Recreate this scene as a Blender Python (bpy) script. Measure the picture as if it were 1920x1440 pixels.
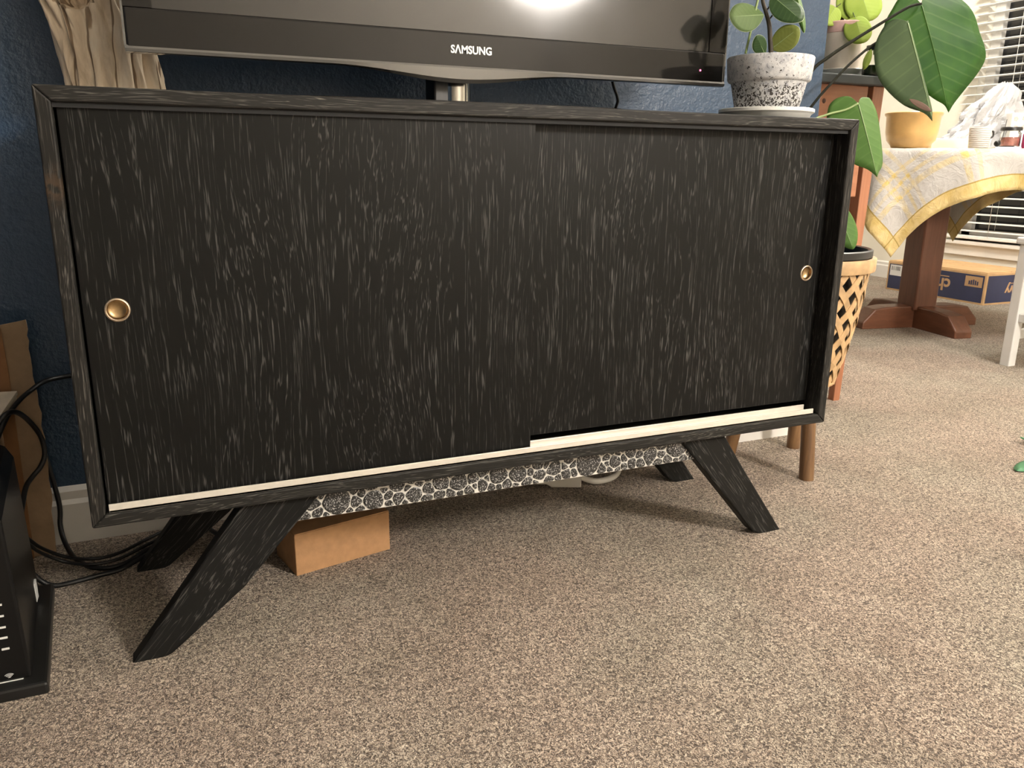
import bpy, bmesh, math, random
from mathutils import Vector, Matrix, noise

for o in list(bpy.data.objects):
    bpy.data.objects.remove(o, do_unlink=True)
scene = bpy.context.scene
COL = scene.collection
R = math.radians

# ------------------------------------------------------------------ camera
CAM = Vector((0.1198, -1.0741, 0.6714))
YAW, PITCH, ROLL, FPX = 0.4079, 0.2655, 0.0109, 1498.47
fw = Vector((math.sin(YAW) * math.cos(PITCH), math.cos(YAW) * math.cos(PITCH), -math.sin(PITCH)))
r0 = Vector((math.cos(YAW), -math.sin(YAW), 0))
u0 = r0.cross(fw)
cr = math.cos(ROLL) * r0 + math.sin(ROLL) * u0
cu = -math.sin(ROLL) * r0 + math.cos(ROLL) * u0
cam_data = bpy.data.cameras.new('camera')
cam_data.sensor_width = 36.0
cam_data.lens = FPX / 1920 * 36.0
cam_data.clip_start = 0.02
cam = bpy.data.objects.new('camera', cam_data)
COL.objects.link(cam)
cam.matrix_world = Matrix(((cr.x, cu.x, -fw.x, CAM.x), (cr.y, cu.y, -fw.y, CAM.y), (cr.z, cu.z, -fw.z, CAM.z), (0, 0, 0, 1)))
scene.camera = cam


def ray(u, v):
    return fw + cr * ((u - 960) / FPX) - cu * ((v - 720) / FPX)


def atd(u, v, d):
    """point seen at pixel u, v at depth d in metres"""
    return CAM + ray(u, v) * d


def aty(u, v, y):
    q = ray(u, v)
    return CAM + q * ((y - CAM.y) / q.y)


def atz(u, v, z):
    q = ray(u, v)
    return CAM + q * ((z - CAM.z) / q.z)


# ------------------------------------------------------------------ world, exposure
world = bpy.data.worlds.new('night')
scene.world = world
world.use_nodes = True
bgn = world.node_tree.nodes['Background']
bgn.inputs[0].default_value = (0.02, 0.025, 0.04, 1)
bgn.inputs[1].default_value = 0.4
scene.view_settings.view_transform = 'Standard'
scene.view_settings.look = 'None'
scene.view_settings.gamma = 1.0
scene.view_settings.use_curve_mapping = False
scene.view_settings.exposure = 0.0
LAMP_STRENGTH = 180.0        # floor lamp shade
GLOBE_STRENGTH = 135.0      # globe on the ceiling
PENDANT_STRENGTH = 115.0    # lamp over the dining table
LAMP_AT = Vector((1.93, -2.2, 1.67))
GLOBE_AT = Vector((2.8, 0.35, 2.26))
PENDANT_AT = Vector((3.25, 1.5, 2.08))


# ------------------------------------------------------------------ helpers
def origin(o):
    v = Vector((0, 0, 0))
    while o is not None:
        v = v + o.location
        o = o.parent
    return v


def tag(o, label, cat=None, group=None, kind=None):
    if label: o['label'] = label
    if cat: o['category'] = cat
    if group: o['group'] = group
    if kind: o['kind'] = kind
    return o


def thing(name, label, cat, loc, group=None):
    o = bpy.data.objects.new(name, None)
    o.empty_display_size = 0.05
    COL.objects.link(o)
    o.location = loc
    return tag(o, label, cat, group)


def link(name, me, mat, parent=None):
    o = bpy.data.objects.new(name, me)
    COL.objects.link(o)
    if mat: me.materials.append(mat)
    if parent is not None: o.parent = parent
    return o


def build(name, bm, mat, parent=None, smooth=False, bevel=0.0, seg=2, loc=None, solid=0.0, sub=0):
    """bmesh in world coordinates -> one object"""
    off = origin(parent) if parent is not None else Vector(loc) if loc is not None else Vector((0, 0, 0))
    bmesh.ops.recalc_face_normals(bm, faces=bm.faces[:])
    bm.transform(Matrix.Translation(-off))
    me = bpy.data.meshes.new(name)
    bm.to_mesh(me)
    bm.free()
    if smooth:
        for p in me.polygons: p.use_smooth = True
    o = link(name, me, mat, parent)
    if parent is None: o.location = off
    if solid:
        m = o.modifiers.new('solid', 'SOLIDIFY'); m.thickness = solid; m.offset = 0
    if bevel:
        m = o.modifiers.new('bevel', 'BEVEL'); m.width = bevel; m.segments = seg; m.limit_method = 'ANGLE'; m.angle_limit = R(40)
        m.harden_normals = False
    if sub:
        m = o.modifiers.new('sub', 'SUBSURF'); m.levels = sub; m.render_levels = sub
    return o


def bbox(bm, x0, x1, y0, y1, z0, z1, M=None):
    vs = [bm.verts.new((x, y, z)) for z in (z0, z1) for y in (y0, y1) for x in (x0, x1)]
    for f in ((0, 2, 3, 1), (4, 5, 7, 6), (0, 1, 5, 4), (2, 6, 7, 3), (0, 4, 6, 2), (1, 3, 7, 5)):
        bm.faces.new([vs[i] for i in f])
    if M is not None:
        for v in vs: v.co = M @ v.co
    return bm


def box(name, x0, x1, y0, y1, z0, z1, mat, parent=None, bevel=0.0, M=None, loc=None, seg=2):
    return build(name, bbox(bmesh.new(), x0, x1, y0, y1, z0, z1, M), mat, parent, bevel=bevel, loc=loc, seg=seg)


def bprism(bm, poly, a, b, axis='y', M=None):
    """poly of 2d points extruded from a to b along axis"""
    def P(p, t):
        if axis == 'y': return Vector((p[0], t, p[1]))
        if axis == 'x': return Vector((t, p[0], p[1]))
        return Vector((p[0], p[1], t))
    A = [bm.verts.new(P(p, a)) for p in poly]
    B = [bm.verts.new(P(p, b)) for p in poly]
    if M is not None:
        for v in A + B: v.co = M @ v.co
    n = len(poly)
    bm.faces.new(A); bm.faces.new(B[::-1])
    for i in range(n):
        bm.faces.new((A[i], B[i], B[(i + 1) % n], A[(i + 1) % n]))
    return bm


def blathe(bm, prof, c=(0, 0, 0), n=40, M=None, wob=None):
    """prof: list of (r, z); closed at ends where r == 0"""
    c = Vector(c); rings = []
    for r, z in prof:
        if r < 1e-6:
            rings.append([bm.verts.new(c + Vector((0, 0, z)))])
        else:
            rings.append([bm.verts.new(c + Vector((r * math.cos(2 * math.pi * i / n), r * math.sin(2 * math.pi * i / n), z))) for i in range(n)])
    for a, b in zip(rings, rings[1:]):
        for i in range(n):
            j = (i + 1) % n
            if len(a) == 1 and len(b) == 1: continue
            if len(a) == 1: bm.faces.new((a[0], b[i], b[j]))
            elif len(b) == 1: bm.faces.new((a[i], b[0], a[j]))
            else: bm.faces.new((a[i], b[i], b[j], a[j]))
    if M is not None:
        for rg in rings:
            for v in rg: v.co = M @ v.co
    return bm


def lathe(name, prof, c, mat, parent=None, n=40, loc=None, M=None, smooth=True):
    o = build(name, blathe(bmesh.new(), prof, c, n, M), mat, parent, smooth=smooth, loc=loc)
    m = o.modifiers.new('split', 'EDGE_SPLIT'); m.split_angle = R(42)
    return o


def catmull(pts, k=8):
    pts = [Vector(p) for p in pts]
    P = [pts[0] * 2 - pts[1]] + pts + [pts[-1] * 2 - pts[-2]]
    out = []
    for i in range(1, len(P) - 2):
        a, b, c, d = P[i - 1], P[i], P[i + 1], P[i + 2]
        for j in range(k):
            t = j / k
            out.append(0.5 * ((2 * b) + (c - a) * t + (2 * a - 5 * b + 4 * c - d) * t * t + (3 * b - a - 3 * c + d) * t ** 3))
    out.append(pts[-1])
    return out


def btube(bm, pts, r, n=8, r1=None):
    """tube along pts, radius r (to r1 at the end), ends capped"""
    m = len(pts); rings = []
    up = Vector((0.13, 0.31, 0.94))
    for i, p in enumerate(pts):
        t = (pts[min(i + 1, m - 1)] - pts[max(i - 1, 0)]).normalized()
        a = t.cross(up)
        if a.length < 1e-4: a = t.cross(Vector((1, 0, 0)))
        a.normalize(); b = t.cross(a)
        up = a.cross(t) * 1.0
        rr = r if r1 is None else r + (r1 - r) * i / (m - 1)
        rings.append([bm.verts.new(p + (a * math.cos(2 * math.pi * k / n) + b * math.sin(2 * math.pi * k / n)) * rr) for k in range(n)])
    for A, B in zip(rings, rings[1:]):
        for k in range(n):
            bm.faces.new((A[k], A[(k + 1) % n], B[(k + 1) % n], B[k]))
    bm.faces.new(rings[0][::-1]); bm.faces.new(rings[-1])
    return bm


def tube(name, pts, r, mat, parent=None, n=8, r1=None, smooth_pts=8, loc=None):
    P = catmull(pts, smooth_pts) if smooth_pts else [Vector(p) for p in pts]
    return build(name, btube(bmesh.new(), P, r, n, r1), mat, parent, smooth=True, loc=loc)


def text_mesh(body, size, offset=0.0, extrude=0.0006):
    cu_ = bpy.data.curves.new('lettering', 'FONT')
    cu_.body = body; cu_.size = size; cu_.offset = offset; cu_.extrude = extrude
    cu_.align_x = 'CENTER'; cu_.align_y = 'CENTER'; cu_.resolution_u = 3
    tmp = bpy.data.objects.new('tmp', cu_)
    COL.objects.link(tmp)
    dg = bpy.context.evaluated_depsgraph_get()
    me = bpy.data.meshes.new_from_object(tmp.evaluated_get(dg))
    bpy.data.objects.remove(tmp, do_unlink=True)
    return me


def lettering(name, body, size, M, mat, parent, offset=0.0, sx=1.0):
    me = text_mesh(body, size, offset)
    me.transform(Matrix.Translation(-origin(parent)) @ M @ Matrix.Diagonal((sx, 1, 1, 1)))
    me.materials.clear()
    return link(name, me, mat, parent)


# ------------------------------------------------------------------ materials
class NT:
    def __init__(s, name):
        s.m = bpy.data.materials.new(name); s.m.use_nodes = True
        s.t = s.m.node_tree; s.n = s.t.nodes; s.l = s.t.links
        s.b = s.n['Principled BSDF']

    def new(s, k, **kw):
        nd = s.n.new(k)
        for a, v in kw.items(): setattr(nd, a, v)
        return nd

    def put(s, sock, val):
        if hasattr(val, 'default_value') or hasattr(val, 'is_linked'): s.l.new(val, sock)
        else:
            if isinstance(val, (tuple, list)) and len(val) == 3 and sock.type == 'RGBA': val = (*val, 1)
            sock.default_value = val

    def coord(s, scale=(1, 1, 1), kind='Object', rot=(0, 0, 0)):
        c = s.new('ShaderNodeTexCoord'); mp = s.new('ShaderNodeMapping')
        mp.inputs['Scale'].default_value = scale; mp.inputs['Rotation'].default_value = rot
        s.l.new(c.outputs[kind], mp.inputs['Vector'])
        return mp.outputs[0]

    def noise(s, vec, scale, detail=3, rough=0.55, dist=0.0):
        nd = s.new('ShaderNodeTexNoise')
        s.l.new(vec, nd.inputs['Vector']); nd.inputs['Scale'].default_value = scale
        nd.inputs['Detail'].default_value = detail; nd.inputs['Roughness'].default_value = rough
        nd.inputs['Distortion'].default_value = dist
        return nd.outputs['Fac']

    def vor(s, vec, scale, feature='F1', out='Distance'):
        nd = s.new('ShaderNodeTexVoronoi', feature=feature)
        s.l.new(vec, nd.inputs['Vector']); nd.inputs['Scale'].default_value = scale
        return nd.outputs[out]

    def ramp(s, fac, stops, interp='LINEAR'):
        nd = s.new('ShaderNodeValToRGB'); cr_ = nd.color_ramp; cr_.interpolation = interp
        while len(cr_.elements) < len(stops): cr_.elements.new(0.5)
        for e, (p, c) in zip(cr_.elements, stops):
            e.position = p; e.color = (*c, 1) if len(c) == 3 else c
        s.l.new(fac, nd.inputs[0])
        return nd.outputs[0]

    def mix(s, fac, a, b, mode='MIX'):
        nd = s.new('ShaderNodeMix', data_type='RGBA', blend_type=mode)
        s.put(nd.inputs[0], fac); s.put(nd.inputs[6], a); s.put(nd.inputs[7], b)
        return nd.outputs[2]

    def math(s, op, a, b=0.0, clamp=False):
        nd = s.new('ShaderNodeMath', operation=op, use_clamp=clamp)
        s.put(nd.inputs[0], a); s.put(nd.inputs[1], b)
        return nd.outputs[0]

    def bump(s, h, strength=0.3, dist=0.002):
        nd = s.new('ShaderNodeBump'); nd.inputs['Strength'].default_value = strength; nd.inputs['Distance'].default_value = dist
        s.l.new(h, nd.inputs['Height']); s.l.new(nd.outputs[0], s.b.inputs['Normal'])

    def set(s, **kw):
        nm = {'color': 'Base Color', 'rough': 'Roughness', 'metal': 'Metallic', 'spec': 'Specular IOR Level', 'trans': 'Transmission Weight',
              'ior': 'IOR', 'alpha': 'Alpha', 'coat': 'Coat Weight', 'coatr': 'Coat Roughness', 'em': 'Emission Color', 'ems': 'Emission Strength',
              'sss': 'Subsurface Weight', 'sheen': 'Sheen Weight'}
        for k, v in kw.items(): s.put(s.b.inputs[nm[k]], v)
        return s.m


def plain(name, c, rough=0.5, var=0.12, vscale=14.0, bump=0.0, bscale=80.0, **kw):
    t = NT(name)
    v = t.coord()
    n = t.noise(v, vscale, 4)
    lo = tuple(x * (1 - var) for x in c); hi = tuple(min(1, x * (1 + var)) for x in c)
    col = t.ramp(n, [(0.3, lo), (0.7, hi)])
    if bump: t.bump(t.noise(v, bscale, 3), bump, 0.002)
    return t.set(color=col, rough=rough, **kw)


def oak_black(name, axis, seed=0.0, base=(0.0065, 0.0064, 0.0060), streak=(0.085, 0.082, 0.072), dens=0.60, fine=1.0, rough=0.5, lean=0.0, worn=None):
    """black-stained open-pored wood; axis = direction of the grain"""
    t = NT(name)
    c = t.new('ShaderNodeTexCoord')
    sep = t.new('ShaderNodeSeparateXYZ'); mpn = t.new('ShaderNodeMapping'); mpn.inputs['Rotation'].default_value = (0, R(lean), 0)
    t.l.new(c.outputs['Object'], mpn.inputs['Vector']); t.l.new(mpn.outputs[0], sep.inputs[0])
    ax = {'x': 0, 'y': 1, 'z': 2}[axis]
    along = sep.outputs[ax]
    oth = [sep.outputs[i] for i in range(3) if i != ax]
    # slow sideways drift of the grain: cathedral arches
    cw = t.new('ShaderNodeCombineXYZ')
    t.put(cw.inputs[0], t.math('MULTIPLY', oth[0], 3.4)); t.put(cw.inputs[1], t.math('MULTIPLY', oth[1], 3.4))
    t.put(cw.inputs[2], t.math('ADD', t.math('MULTIPLY', along, 1.1), seed))
    warp = t.math('MULTIPLY', t.math('SUBTRACT', t.noise(cw.outputs[0], 1.6, 1), 0.5), 0.085)
    cx = t.new('ShaderNodeCombineXYZ')
    t.put(cx.inputs[0], t.math('MULTIPLY', t.math('ADD', oth[0], warp), 180 * fine))
    t.put(cx.inputs[1], t.math('MULTIPLY', t.math('ADD', oth[1], warp), 180 * fine))
    t.put(cx.inputs[2], t.math('MULTIPLY', along, 5.0))
    rings = t.noise(cx.outputs[0], 1.0, 1.5, 0.5)
    cz = t.new('ShaderNodeCombineXYZ')
    t.put(cz.inputs[0], t.math('MULTIPLY', t.math('ADD', oth[0], warp), 700 * fine))
    t.put(cz.inputs[1], t.math('MULTIPLY', t.math('ADD', oth[1], warp), 700 * fine))
    t.put(cz.inputs[2], t.math('MULTIPLY', along, 42.0))
    pores = t.noise(cz.outputs[0], 1.0, 1, 0.5)
    m1 = t.ramp(t.math('ABSOLUTE', t.math('SUBTRACT', rings, 0.5)), [(0.006 + 0.05 * (0.62 - dens), (1, 1, 1)), (0.026 + 0.1 * (0.62 - dens), (0, 0, 0))])
    m2 = t.ramp(pores, [(0.40, (0, 0, 0)), (0.60, (1, 1, 1))])
    big = t.ramp(t.noise(c.outputs['Object'], 5.0, 2), [(0.3, (0.35, 0.35, 0.35)), (0.65, (1, 1, 1))])
    mk = t.mix(1.0, t.mix(1.0, m1, m2, 'MULTIPLY'), big, 'MULTIPLY')
    col = t.mix(mk, base, streak)
    if worn is not None:      # a rubbed, bare spot of its own shape
        z0_, hw = worn
        m3 = t.math('MULTIPLY', t.ramp(t.math('ABSOLUTE', t.math('SUBTRACT', sep.outputs[2], z0_)), [(0.0, (1, 1, 1)), (hw, (0, 0, 0))]), t.ramp(t.noise(c.outputs['Object'], 90, 3), [(0.42, (0, 0, 0)), (0.6, (1, 1, 1))]))
        col = t.mix(m3, col, (0.055, 0.036, 0.022))
    t.bump(mk, -0.25, 0.0006)
    return t.set(color=col, rough=t.ramp(mk, [(0, (rough,) * 3), (1, (0.8,) * 3)]), spec=0.16)


M = {}
# carpet: twisted tufts in tan, cream and brown
t = NT('carpet_pile'); v = t.coord()
n1 = t.noise(v, 225, 2, 0.6, 1.4)
n2 = t.noise(v, 430, 2, 0.6, 0.8)
n3 = t.noise(v, 5, 4, 0.6)
n4 = t.noise(v, 24, 3, 0.6)
tone = t.ramp(n1, [(0.39, (0.11, 0.078, 0.055)), (0.47, (0.36, 0.285, 0.22)), (0.53, (0.61, 0.505, 0.40)), (0.61, (0.94, 0.82, 0.68))])
tone = t.mix(t.ramp(n2, [(0.36, (0.6,) * 3), (0.48, (0,) * 3)]), tone, (0.15, 0.11, 0.08))
tone = t.mix(0.6, tone, t.ramp(n3, [(0.35, (0.66, 0.60, 0.55)), (0.65, (1, 1, 1))]), 'MULTIPLY')
tone = t.mix(0.35, tone, t.ramp(n4, [(0.35, (0.70, 0.66, 0.62)), (0.6, (1, 1, 1))]), 'MULTIPLY')
tone = t.mix(0.8, tone, t.ramp(t.noise(v, 2.6, 3, 0.5), [(0.38, (0.96, 1.0, 0.95)), (0.60, (1.0, 0.93, 0.88))]), 'MULTIPLY')
h = t.math('ADD', n1, t.math('MULTIPLY', n2, 0.7))
t.bump(h, 1.0, 0.008)
M['carpet'] = t.set(color=tone, rough=0.95, spec=0.1, sheen=0.25)

# navy wall paint with roller stipple
t = NT('navy_wall_paint'); v = t.coord()
t.bump(t.math('ADD', t.noise(v, 110, 3, 0.6), t.math('MULTIPLY', t.noise(v, 45, 2), 0.8)), 0.42, 0.004)
M['navy'] = t.set(color=t.ramp(t.noise(v, 3, 2), [(0.3, (0.019, 0.047, 0.092)), (0.7, (0.024, 0.056, 0.106))]), rough=0.42, spec=0.5)
M['cream'] = plain('cream_wall_paint', (0.80, 0.76, 0.66), 0.7, 0.03, 3, 0.15, 110)
M['beige'] = plain('beige_wall_paint', (0.56, 0.52, 0.45), 0.7, 0.03, 3, 0.15, 110)
M['ceil'] = plain('white_ceiling_paint', (0.82, 0.80, 0.76), 0.9, 0.02, 3, 0.2, 70)
M['trim'] = plain('white_trim_paint', (0.72, 0.70, 0.66), 0.45, 0.05, 9)
M['oak_v'] = oak_black('black_oak_upright', 'z', 0.0, streak=(0.070, 0.068, 0.063), dens=0.57, rough=0.33)
M['oak_v2'] = oak_black('black_oak_upright_two', 'z', 4.3, streak=(0.082, 0.080, 0.074), dens=0.56, rough=0.33)
M['oak_x'] = oak_black('black_oak_lengthwise', 'x', 2.0, base=(0.017, 0.016, 0.0145), streak=(0.12, 0.115, 0.10), dens=0.52, fine=1.5)
M['oak_side'] = oak_black('black_oak_side', 'z', 2.7, base=(0.015, 0.014, 0.0125), streak=(0.12, 0.112, 0.098), dens=0.52, fine=1.6)
LEGK = dict(base=(0.010, 0.0098, 0.0092), streak=(0.085, 0.082, 0.075), dens=0.56)
M['oak_worn'] = oak_black('black_oak_side_rubbed', 'z', 2.7, base=(0.015, 0.014, 0.0125), streak=(0.12, 0.112, 0.098), dens=0.52, fine=1.6, worn=(0.643, 0.03))
M['oak_leg'] = oak_black('black_oak_leg', 'z', 7.0, **LEGK)
M['oak_leg_l'] = oak_black('black_oak_leg_leaning', 'z', 7.0, lean=-42, **LEGK)
M['oak_leg_r'] = oak_black('black_oak_leg_leaning_back', 'z', 3.0, lean=39, **LEGK)
M['dark_back'] = plain('cabinet_inside', (0.01, 0.01, 0.01), 0.8)
M['track'] = plain('satin_track', (0.70, 0.66, 0.58), 0.35, 0.06, 20, metal=0.25)
M['brass'] = plain('aged_brass', (0.36, 0.25, 0.13), 0.34, 0.25, 90, metal=1.0)
M['brass_rim'] = plain('aged_brass_rim', (0.55, 0.44, 0.32), 0.36, 0.12, 90, metal=0.9)
t = NT('mosaic_grout'); M['grout'] = t.set(color=t.ramp(t.noise(t.coord(), 40, 3), [(0.3, (0.62, 0.60, 0.54)), (0.7, (0.76, 0.74, 0.68))]), rough=0.55)
t = NT('glittering_stone'); v = t.coord()
sp = t.ramp(t.noise(v, 460, 2, 0.7), [(0.48, (0.018, 0.018, 0.017)), (0.57, (0.09, 0.09, 0.086)), (0.64, (0.60, 0.59, 0.57))])
t.bump(t.noise(v, 400, 3), 0.6, 0.001)
M['stone'] = t.set(color=sp, rough=0.35)
# television
M['bezel'] = NT('gloss_black_bezel').set(color=(0.012, 0.011, 0.010), rough=0.09, spec=0.27)
t = NT('dark_screen_glass'); v = t.coord()
M['screen'] = t.set(color=(0.022, 0.021, 0.019), rough=t.ramp(t.noise(v, 6, 3), [(0.3, (0.09,) * 3), (0.7, (0.13,) * 3)]), spec=0.62)
M['tvback'] = plain('black_plastic', (0.015, 0.015, 0.015), 0.4)
M['greytrim'] = NT('smoked_clear_trim').set(color=(0.10, 0.095, 0.085), rough=0.14, spec=0.8, coat=0.6)
M['chrome'] = NT('dark_chrome').set(color=(0.35, 0.34, 0.31), rough=0.12, metal=1.0)
M['logo'] = NT('silver_lettering').set(color=(0.86, 0.86, 0.84), rough=0.4)
M['led'] = NT('red_standby_light').set(color=(0.8, 0.1, 0.2), em=(1.0, 0.12, 0.25, 1), ems=4.0)
# driftwood
t = NT('driftwood'); v = t.coord((1, 1, 0.22))
g = t.noise(v, 60, 4, 0.6, 0.6)
wv = t.new('ShaderNodeTexWave', wave_type='BANDS', bands_direction='X'); t.l.new(v, wv.inputs['Vector'])
wv.inputs['Scale'].default_value = 9; wv.inputs['Distortion'].default_value = 9; wv.inputs['Detail'].default_value = 3; wv.inputs['Detail Scale'].default_value = 2.2
crk = t.ramp(wv.outputs['Fac'], [(0.0, (0.12, 0.07, 0.035)), (0.035, (0.32, 0.22, 0.13)), (0.07, (1, 1, 1))])
base = t.ramp(g, [(0.25, (0.50, 0.39, 0.27)), (0.5, (0.72, 0.60, 0.45)), (0.75, (0.84, 0.74, 0.60))])
col = t.mix(0.75, base, crk, 'MULTIPLY')
t.bump(t.math('ADD', g, t.math('MULTIPLY', crk, 0.8)), 0.5, 0.004)
M['drift'] = t.set(color=col, rough=0.8, spec=0.2)
M['kraft'] = plain('kraft_cardboard', (0.44, 0.25, 0.125), 0.85, 0.10, 60, 0.1, 300, spec=0.15)
M['kraft_pale'] = plain('pale_cardboard', (0.30, 0.21, 0.13), 0.9, 0.18, 24, 0.2, 120, spec=0.1)
M['kraft_shade_tint'] = plain('shade_darkened_cardboard', (0.24, 0.125, 0.06), 0.9, 0.12, 30, spec=0.1)  # kraft darkened in the colour for the shadow on the side flap
M['paper'] = plain('newsprint', (0.55, 0.49, 0.39), 0.8, 0.12, 60)
M['blackplastic'] = plain('matt_black_plastic', (0.010, 0.010, 0.0095), 0.38, 0.15, 20)
M['blackgloss'] = NT('gloss_black_plastic').set(color=(0.006, 0.006, 0.006), rough=0.3, spec=0.3)
M['cable'] = plain('black_rubber', (0.008, 0.008, 0.008), 0.45)
M['whitemark'] = NT('white_print').set(color=(0.75, 0.75, 0.72), rough=0.5)
M['whiteplastic'] = plain('white_plastic', (0.72, 0.68, 0.60), 0.4, 0.05)
# pots
t = NT('speckled_whitewashed_clay'); v = t.coord()
sepz = t.new('ShaderNodeSeparateXYZ'); t.l.new(v, sepz.inputs[0])
zz = t.math('MULTIPLY', sepz.outputs[2], 1.0)
band = t.ramp(zz, [(0.010, (0.15,) * 3), (0.050, (0.07,) * 3), (0.058, (0.0,) * 3)])
nn = t.noise(v, 235, 3, 0.6, 0.8)
sm = t.math('GREATER_THAN', t.math('ADD', nn, band), 0.63)
sx_ = t.math('GREATER_THAN', sepz.outputs[0], -0.2)
whit = t.ramp(t.noise(v, 90, 4, 0.65), [(0.3, (0.27, 0.275, 0.30)), (0.48, (0.46, 0.46, 0.46)), (0.7, (0.60, 0.595, 0.58))])
t.bump(t.math('SUBTRACT', t.noise(v, 150, 4), t.math('MULTIPLY', sm, 0.4)), 0.4, 0.002)
M['specklepot'] = t.set(color=t.mix(sm, whit, (0.035, 0.03, 0.026)), rough=0.8)
M['saucer'] = plain('cream_glaze', (0.74, 0.73, 0.68), 0.35, 0.05)  # glaze lightened to lift the saucer's shadowed underside
M['pinkpot'] = plain('blush_clay', (0.84, 0.75, 0.65), 0.7, 0.06, 25)  # albedo raised to brighten the pot's backlit front
M['pinkband'] = plain('pink_clay_band', (0.66, 0.43, 0.38), 0.75, 0.08, 40)
M['soil'] = plain('potting_soil', (0.03, 0.02, 0.014), 0.95, 0.4, 120, 0.8, 160)


def leaf_mat(name, c, c2, vein=(0.3, 0.42, 0.16), rough=0.52, var=9.0):
    t = NT(name); v = t.coord()
    n = t.noise(v, var, 3)
    col = t.ramp(n, [(0.32, c), (0.68, c2)])
    uv = t.coord((1, 1, 1), 'UV')
    wv = t.new('ShaderNodeTexWave', wave_type='BANDS', bands_direction='X'); t.l.new(uv, wv.inputs['Vector'])
    wv.inputs['Scale'].default_value = 2.6; wv.inputs['Distortion'].default_value = 0.6
    vm = t.ramp(wv.outputs['Fac'], [(0.90, (0, 0, 0)), (1.0, (0.05,) * 3)])
    t.bump(wv.outputs['Fac'], 0.05, 0.003)
    return t.set(color=t.mix(vm, col, vein), rough=rough, spec=0.12)


M['leaf_deep'] = leaf_mat('deep_green_leaf', (0.009, 0.044, 0.005), (0.024, 0.076, 0.006))  # green deepened to cancel the ceiling globe's light on the blade
M['leaf_grey'] = leaf_mat('grey_green_leaf_underside', (0.048, 0.075, 0.036), (0.070, 0.105, 0.048), rough=0.5)
M['leaf_mid'] = leaf_mat('mid_green_leaf', (0.055, 0.120, 0.026), (0.075, 0.145, 0.036), rough=0.5)
M['leaf_olive'] = leaf_mat('olive_leaf', (0.13, 0.16, 0.035), (0.17, 0.19, 0.05))
M['leaf_pale'] = leaf_mat('pale_grey_green_leaf', (0.09, 0.14, 0.05), (0.13, 0.18, 0.08))
M['leaf_dark'] = leaf_mat('dark_green_leaf', (0.022, 0.048, 0.016), (0.032, 0.062, 0.02))
M['leaf_lime'] = leaf_mat('lime_leaf', (0.24, 0.34, 0.05), (0.34, 0.43, 0.09))
M['rib'] = plain('pale_leaf_rib', (0.22, 0.30, 0.13), 0.5)
M['leafrim'] = plain('pale_leaf_edge', (0.40, 0.46, 0.30), 0.5)
M['stem_green'] = plain('green_stalk', (0.055, 0.085, 0.035), 0.5, 0.2)
M['stem_dark'] = plain('dark_stalk', (0.012, 0.012, 0.008), 0.8, 0.2, spec=0.04)
M['stem_pale'] = plain('pale_stalk', (0.24, 0.32, 0.12), 0.5, 0.1)
M['stem_brown'] = plain('brown_stem', (0.035, 0.026, 0.016), 0.7, 0.3, 60)
M['brownpatch'] = plain('withered_leaf', (0.10, 0.055, 0.036), 0.8)
# woods
def wood(name, lo, hi, axis='z', scale=16, rough=0.45):
    t = NT(name); sc = {'z': (1, 1, 0.08), 'x': (0.08, 1, 1), 'y': (1, 0.08, 1)}[axis]
    v = t.coord(sc); g = t.noise(v, scale * 3, 4, 0.6, 1.2); g2 = t.noise(v, scale * 0.6, 2)
    col = t.mix(0.5, t.ramp(g, [(0.3, lo), (0.7, hi)]), t.ramp(g2, [(0.3, lo), (0.7, hi)]))
    t.bump(g, 0.1, 0.001)
    return t.set(color=col, rough=rough)


M['redwood'] = wood('reddish_pine', (0.28, 0.105, 0.052), (0.46, 0.20, 0.105))
M['redwood_x'] = wood('reddish_pine_cross', (0.30, 0.115, 0.055), (0.48, 0.215, 0.11), 'x')
M['tablewood'] = wood('warm_brown_wood', (0.085, 0.032, 0.017), (0.19, 0.075, 0.040))
M['tablewood_x'] = wood('warm_brown_wood_x', (0.10, 0.037, 0.018), (0.21, 0.083, 0.042), 'x')
M['tablewood_y'] = wood('warm_brown_wood_y', (0.10, 0.037, 0.018), (0.21, 0.083, 0.042), 'y')
M['knot'] = plain('wood_knot', (0.08, 0.028, 0.014), 0.6)
M['pole'] = wood('round_brown_wood', (0.10, 0.050, 0.022), (0.27, 0.15, 0.065), 'z', 22)
M['bamboo'] = plain('woven_bamboo', (0.46, 0.30, 0.15), 0.55, 0.25, 30)
M['slate'] = plain('slate_black_top', (0.045, 0.055, 0.06), 0.5)
M['blind'] = plain('white_blind_slat', (0.80, 0.79, 0.76), 0.5, 0.03)
M['cord'] = plain('white_cord', (0.7, 0.69, 0.65), 0.8)
M['night_glass'] = NT('night_window_glass').set(color=(0.012, 0.013, 0.015), rough=0.05, spec=0.5)
M['chair_white'] = plain('white_painted_wood', (0.72, 0.72, 0.70), 0.4, 0.04)
M['bowl'] = plain('amber_glaze', (0.62, 0.39, 0.15), 0.28, 0.15, 12)
M['bowl_in'] = plain('cream_bowl_inside', (0.70, 0.58, 0.38), 0.3, 0.06)
t = NT('thin_plastic_bag'); v = t.coord()
t.bump(t.noise(v, 30, 4, 0.6), 0.5, 0.01)
M['bag'] = t.set(color=(0.42, 0.42, 0.43), rough=0.3, trans=0.1, alpha=0.95)  # white bag greyed down to offset the pendant's glare
t = NT('ribbed_white_ceramic'); v = t.coord((1, 1, 1))
wv = t.new('ShaderNodeTexWave', wave_type='BANDS', bands_direction='Z'); t.l.new(v, wv.inputs['Vector']); wv.inputs['Scale'].default_value = 42; wv.inputs['Distortion'].default_value = 3
t.bump(wv.outputs['Fac'], 0.5, 0.003)
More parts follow.
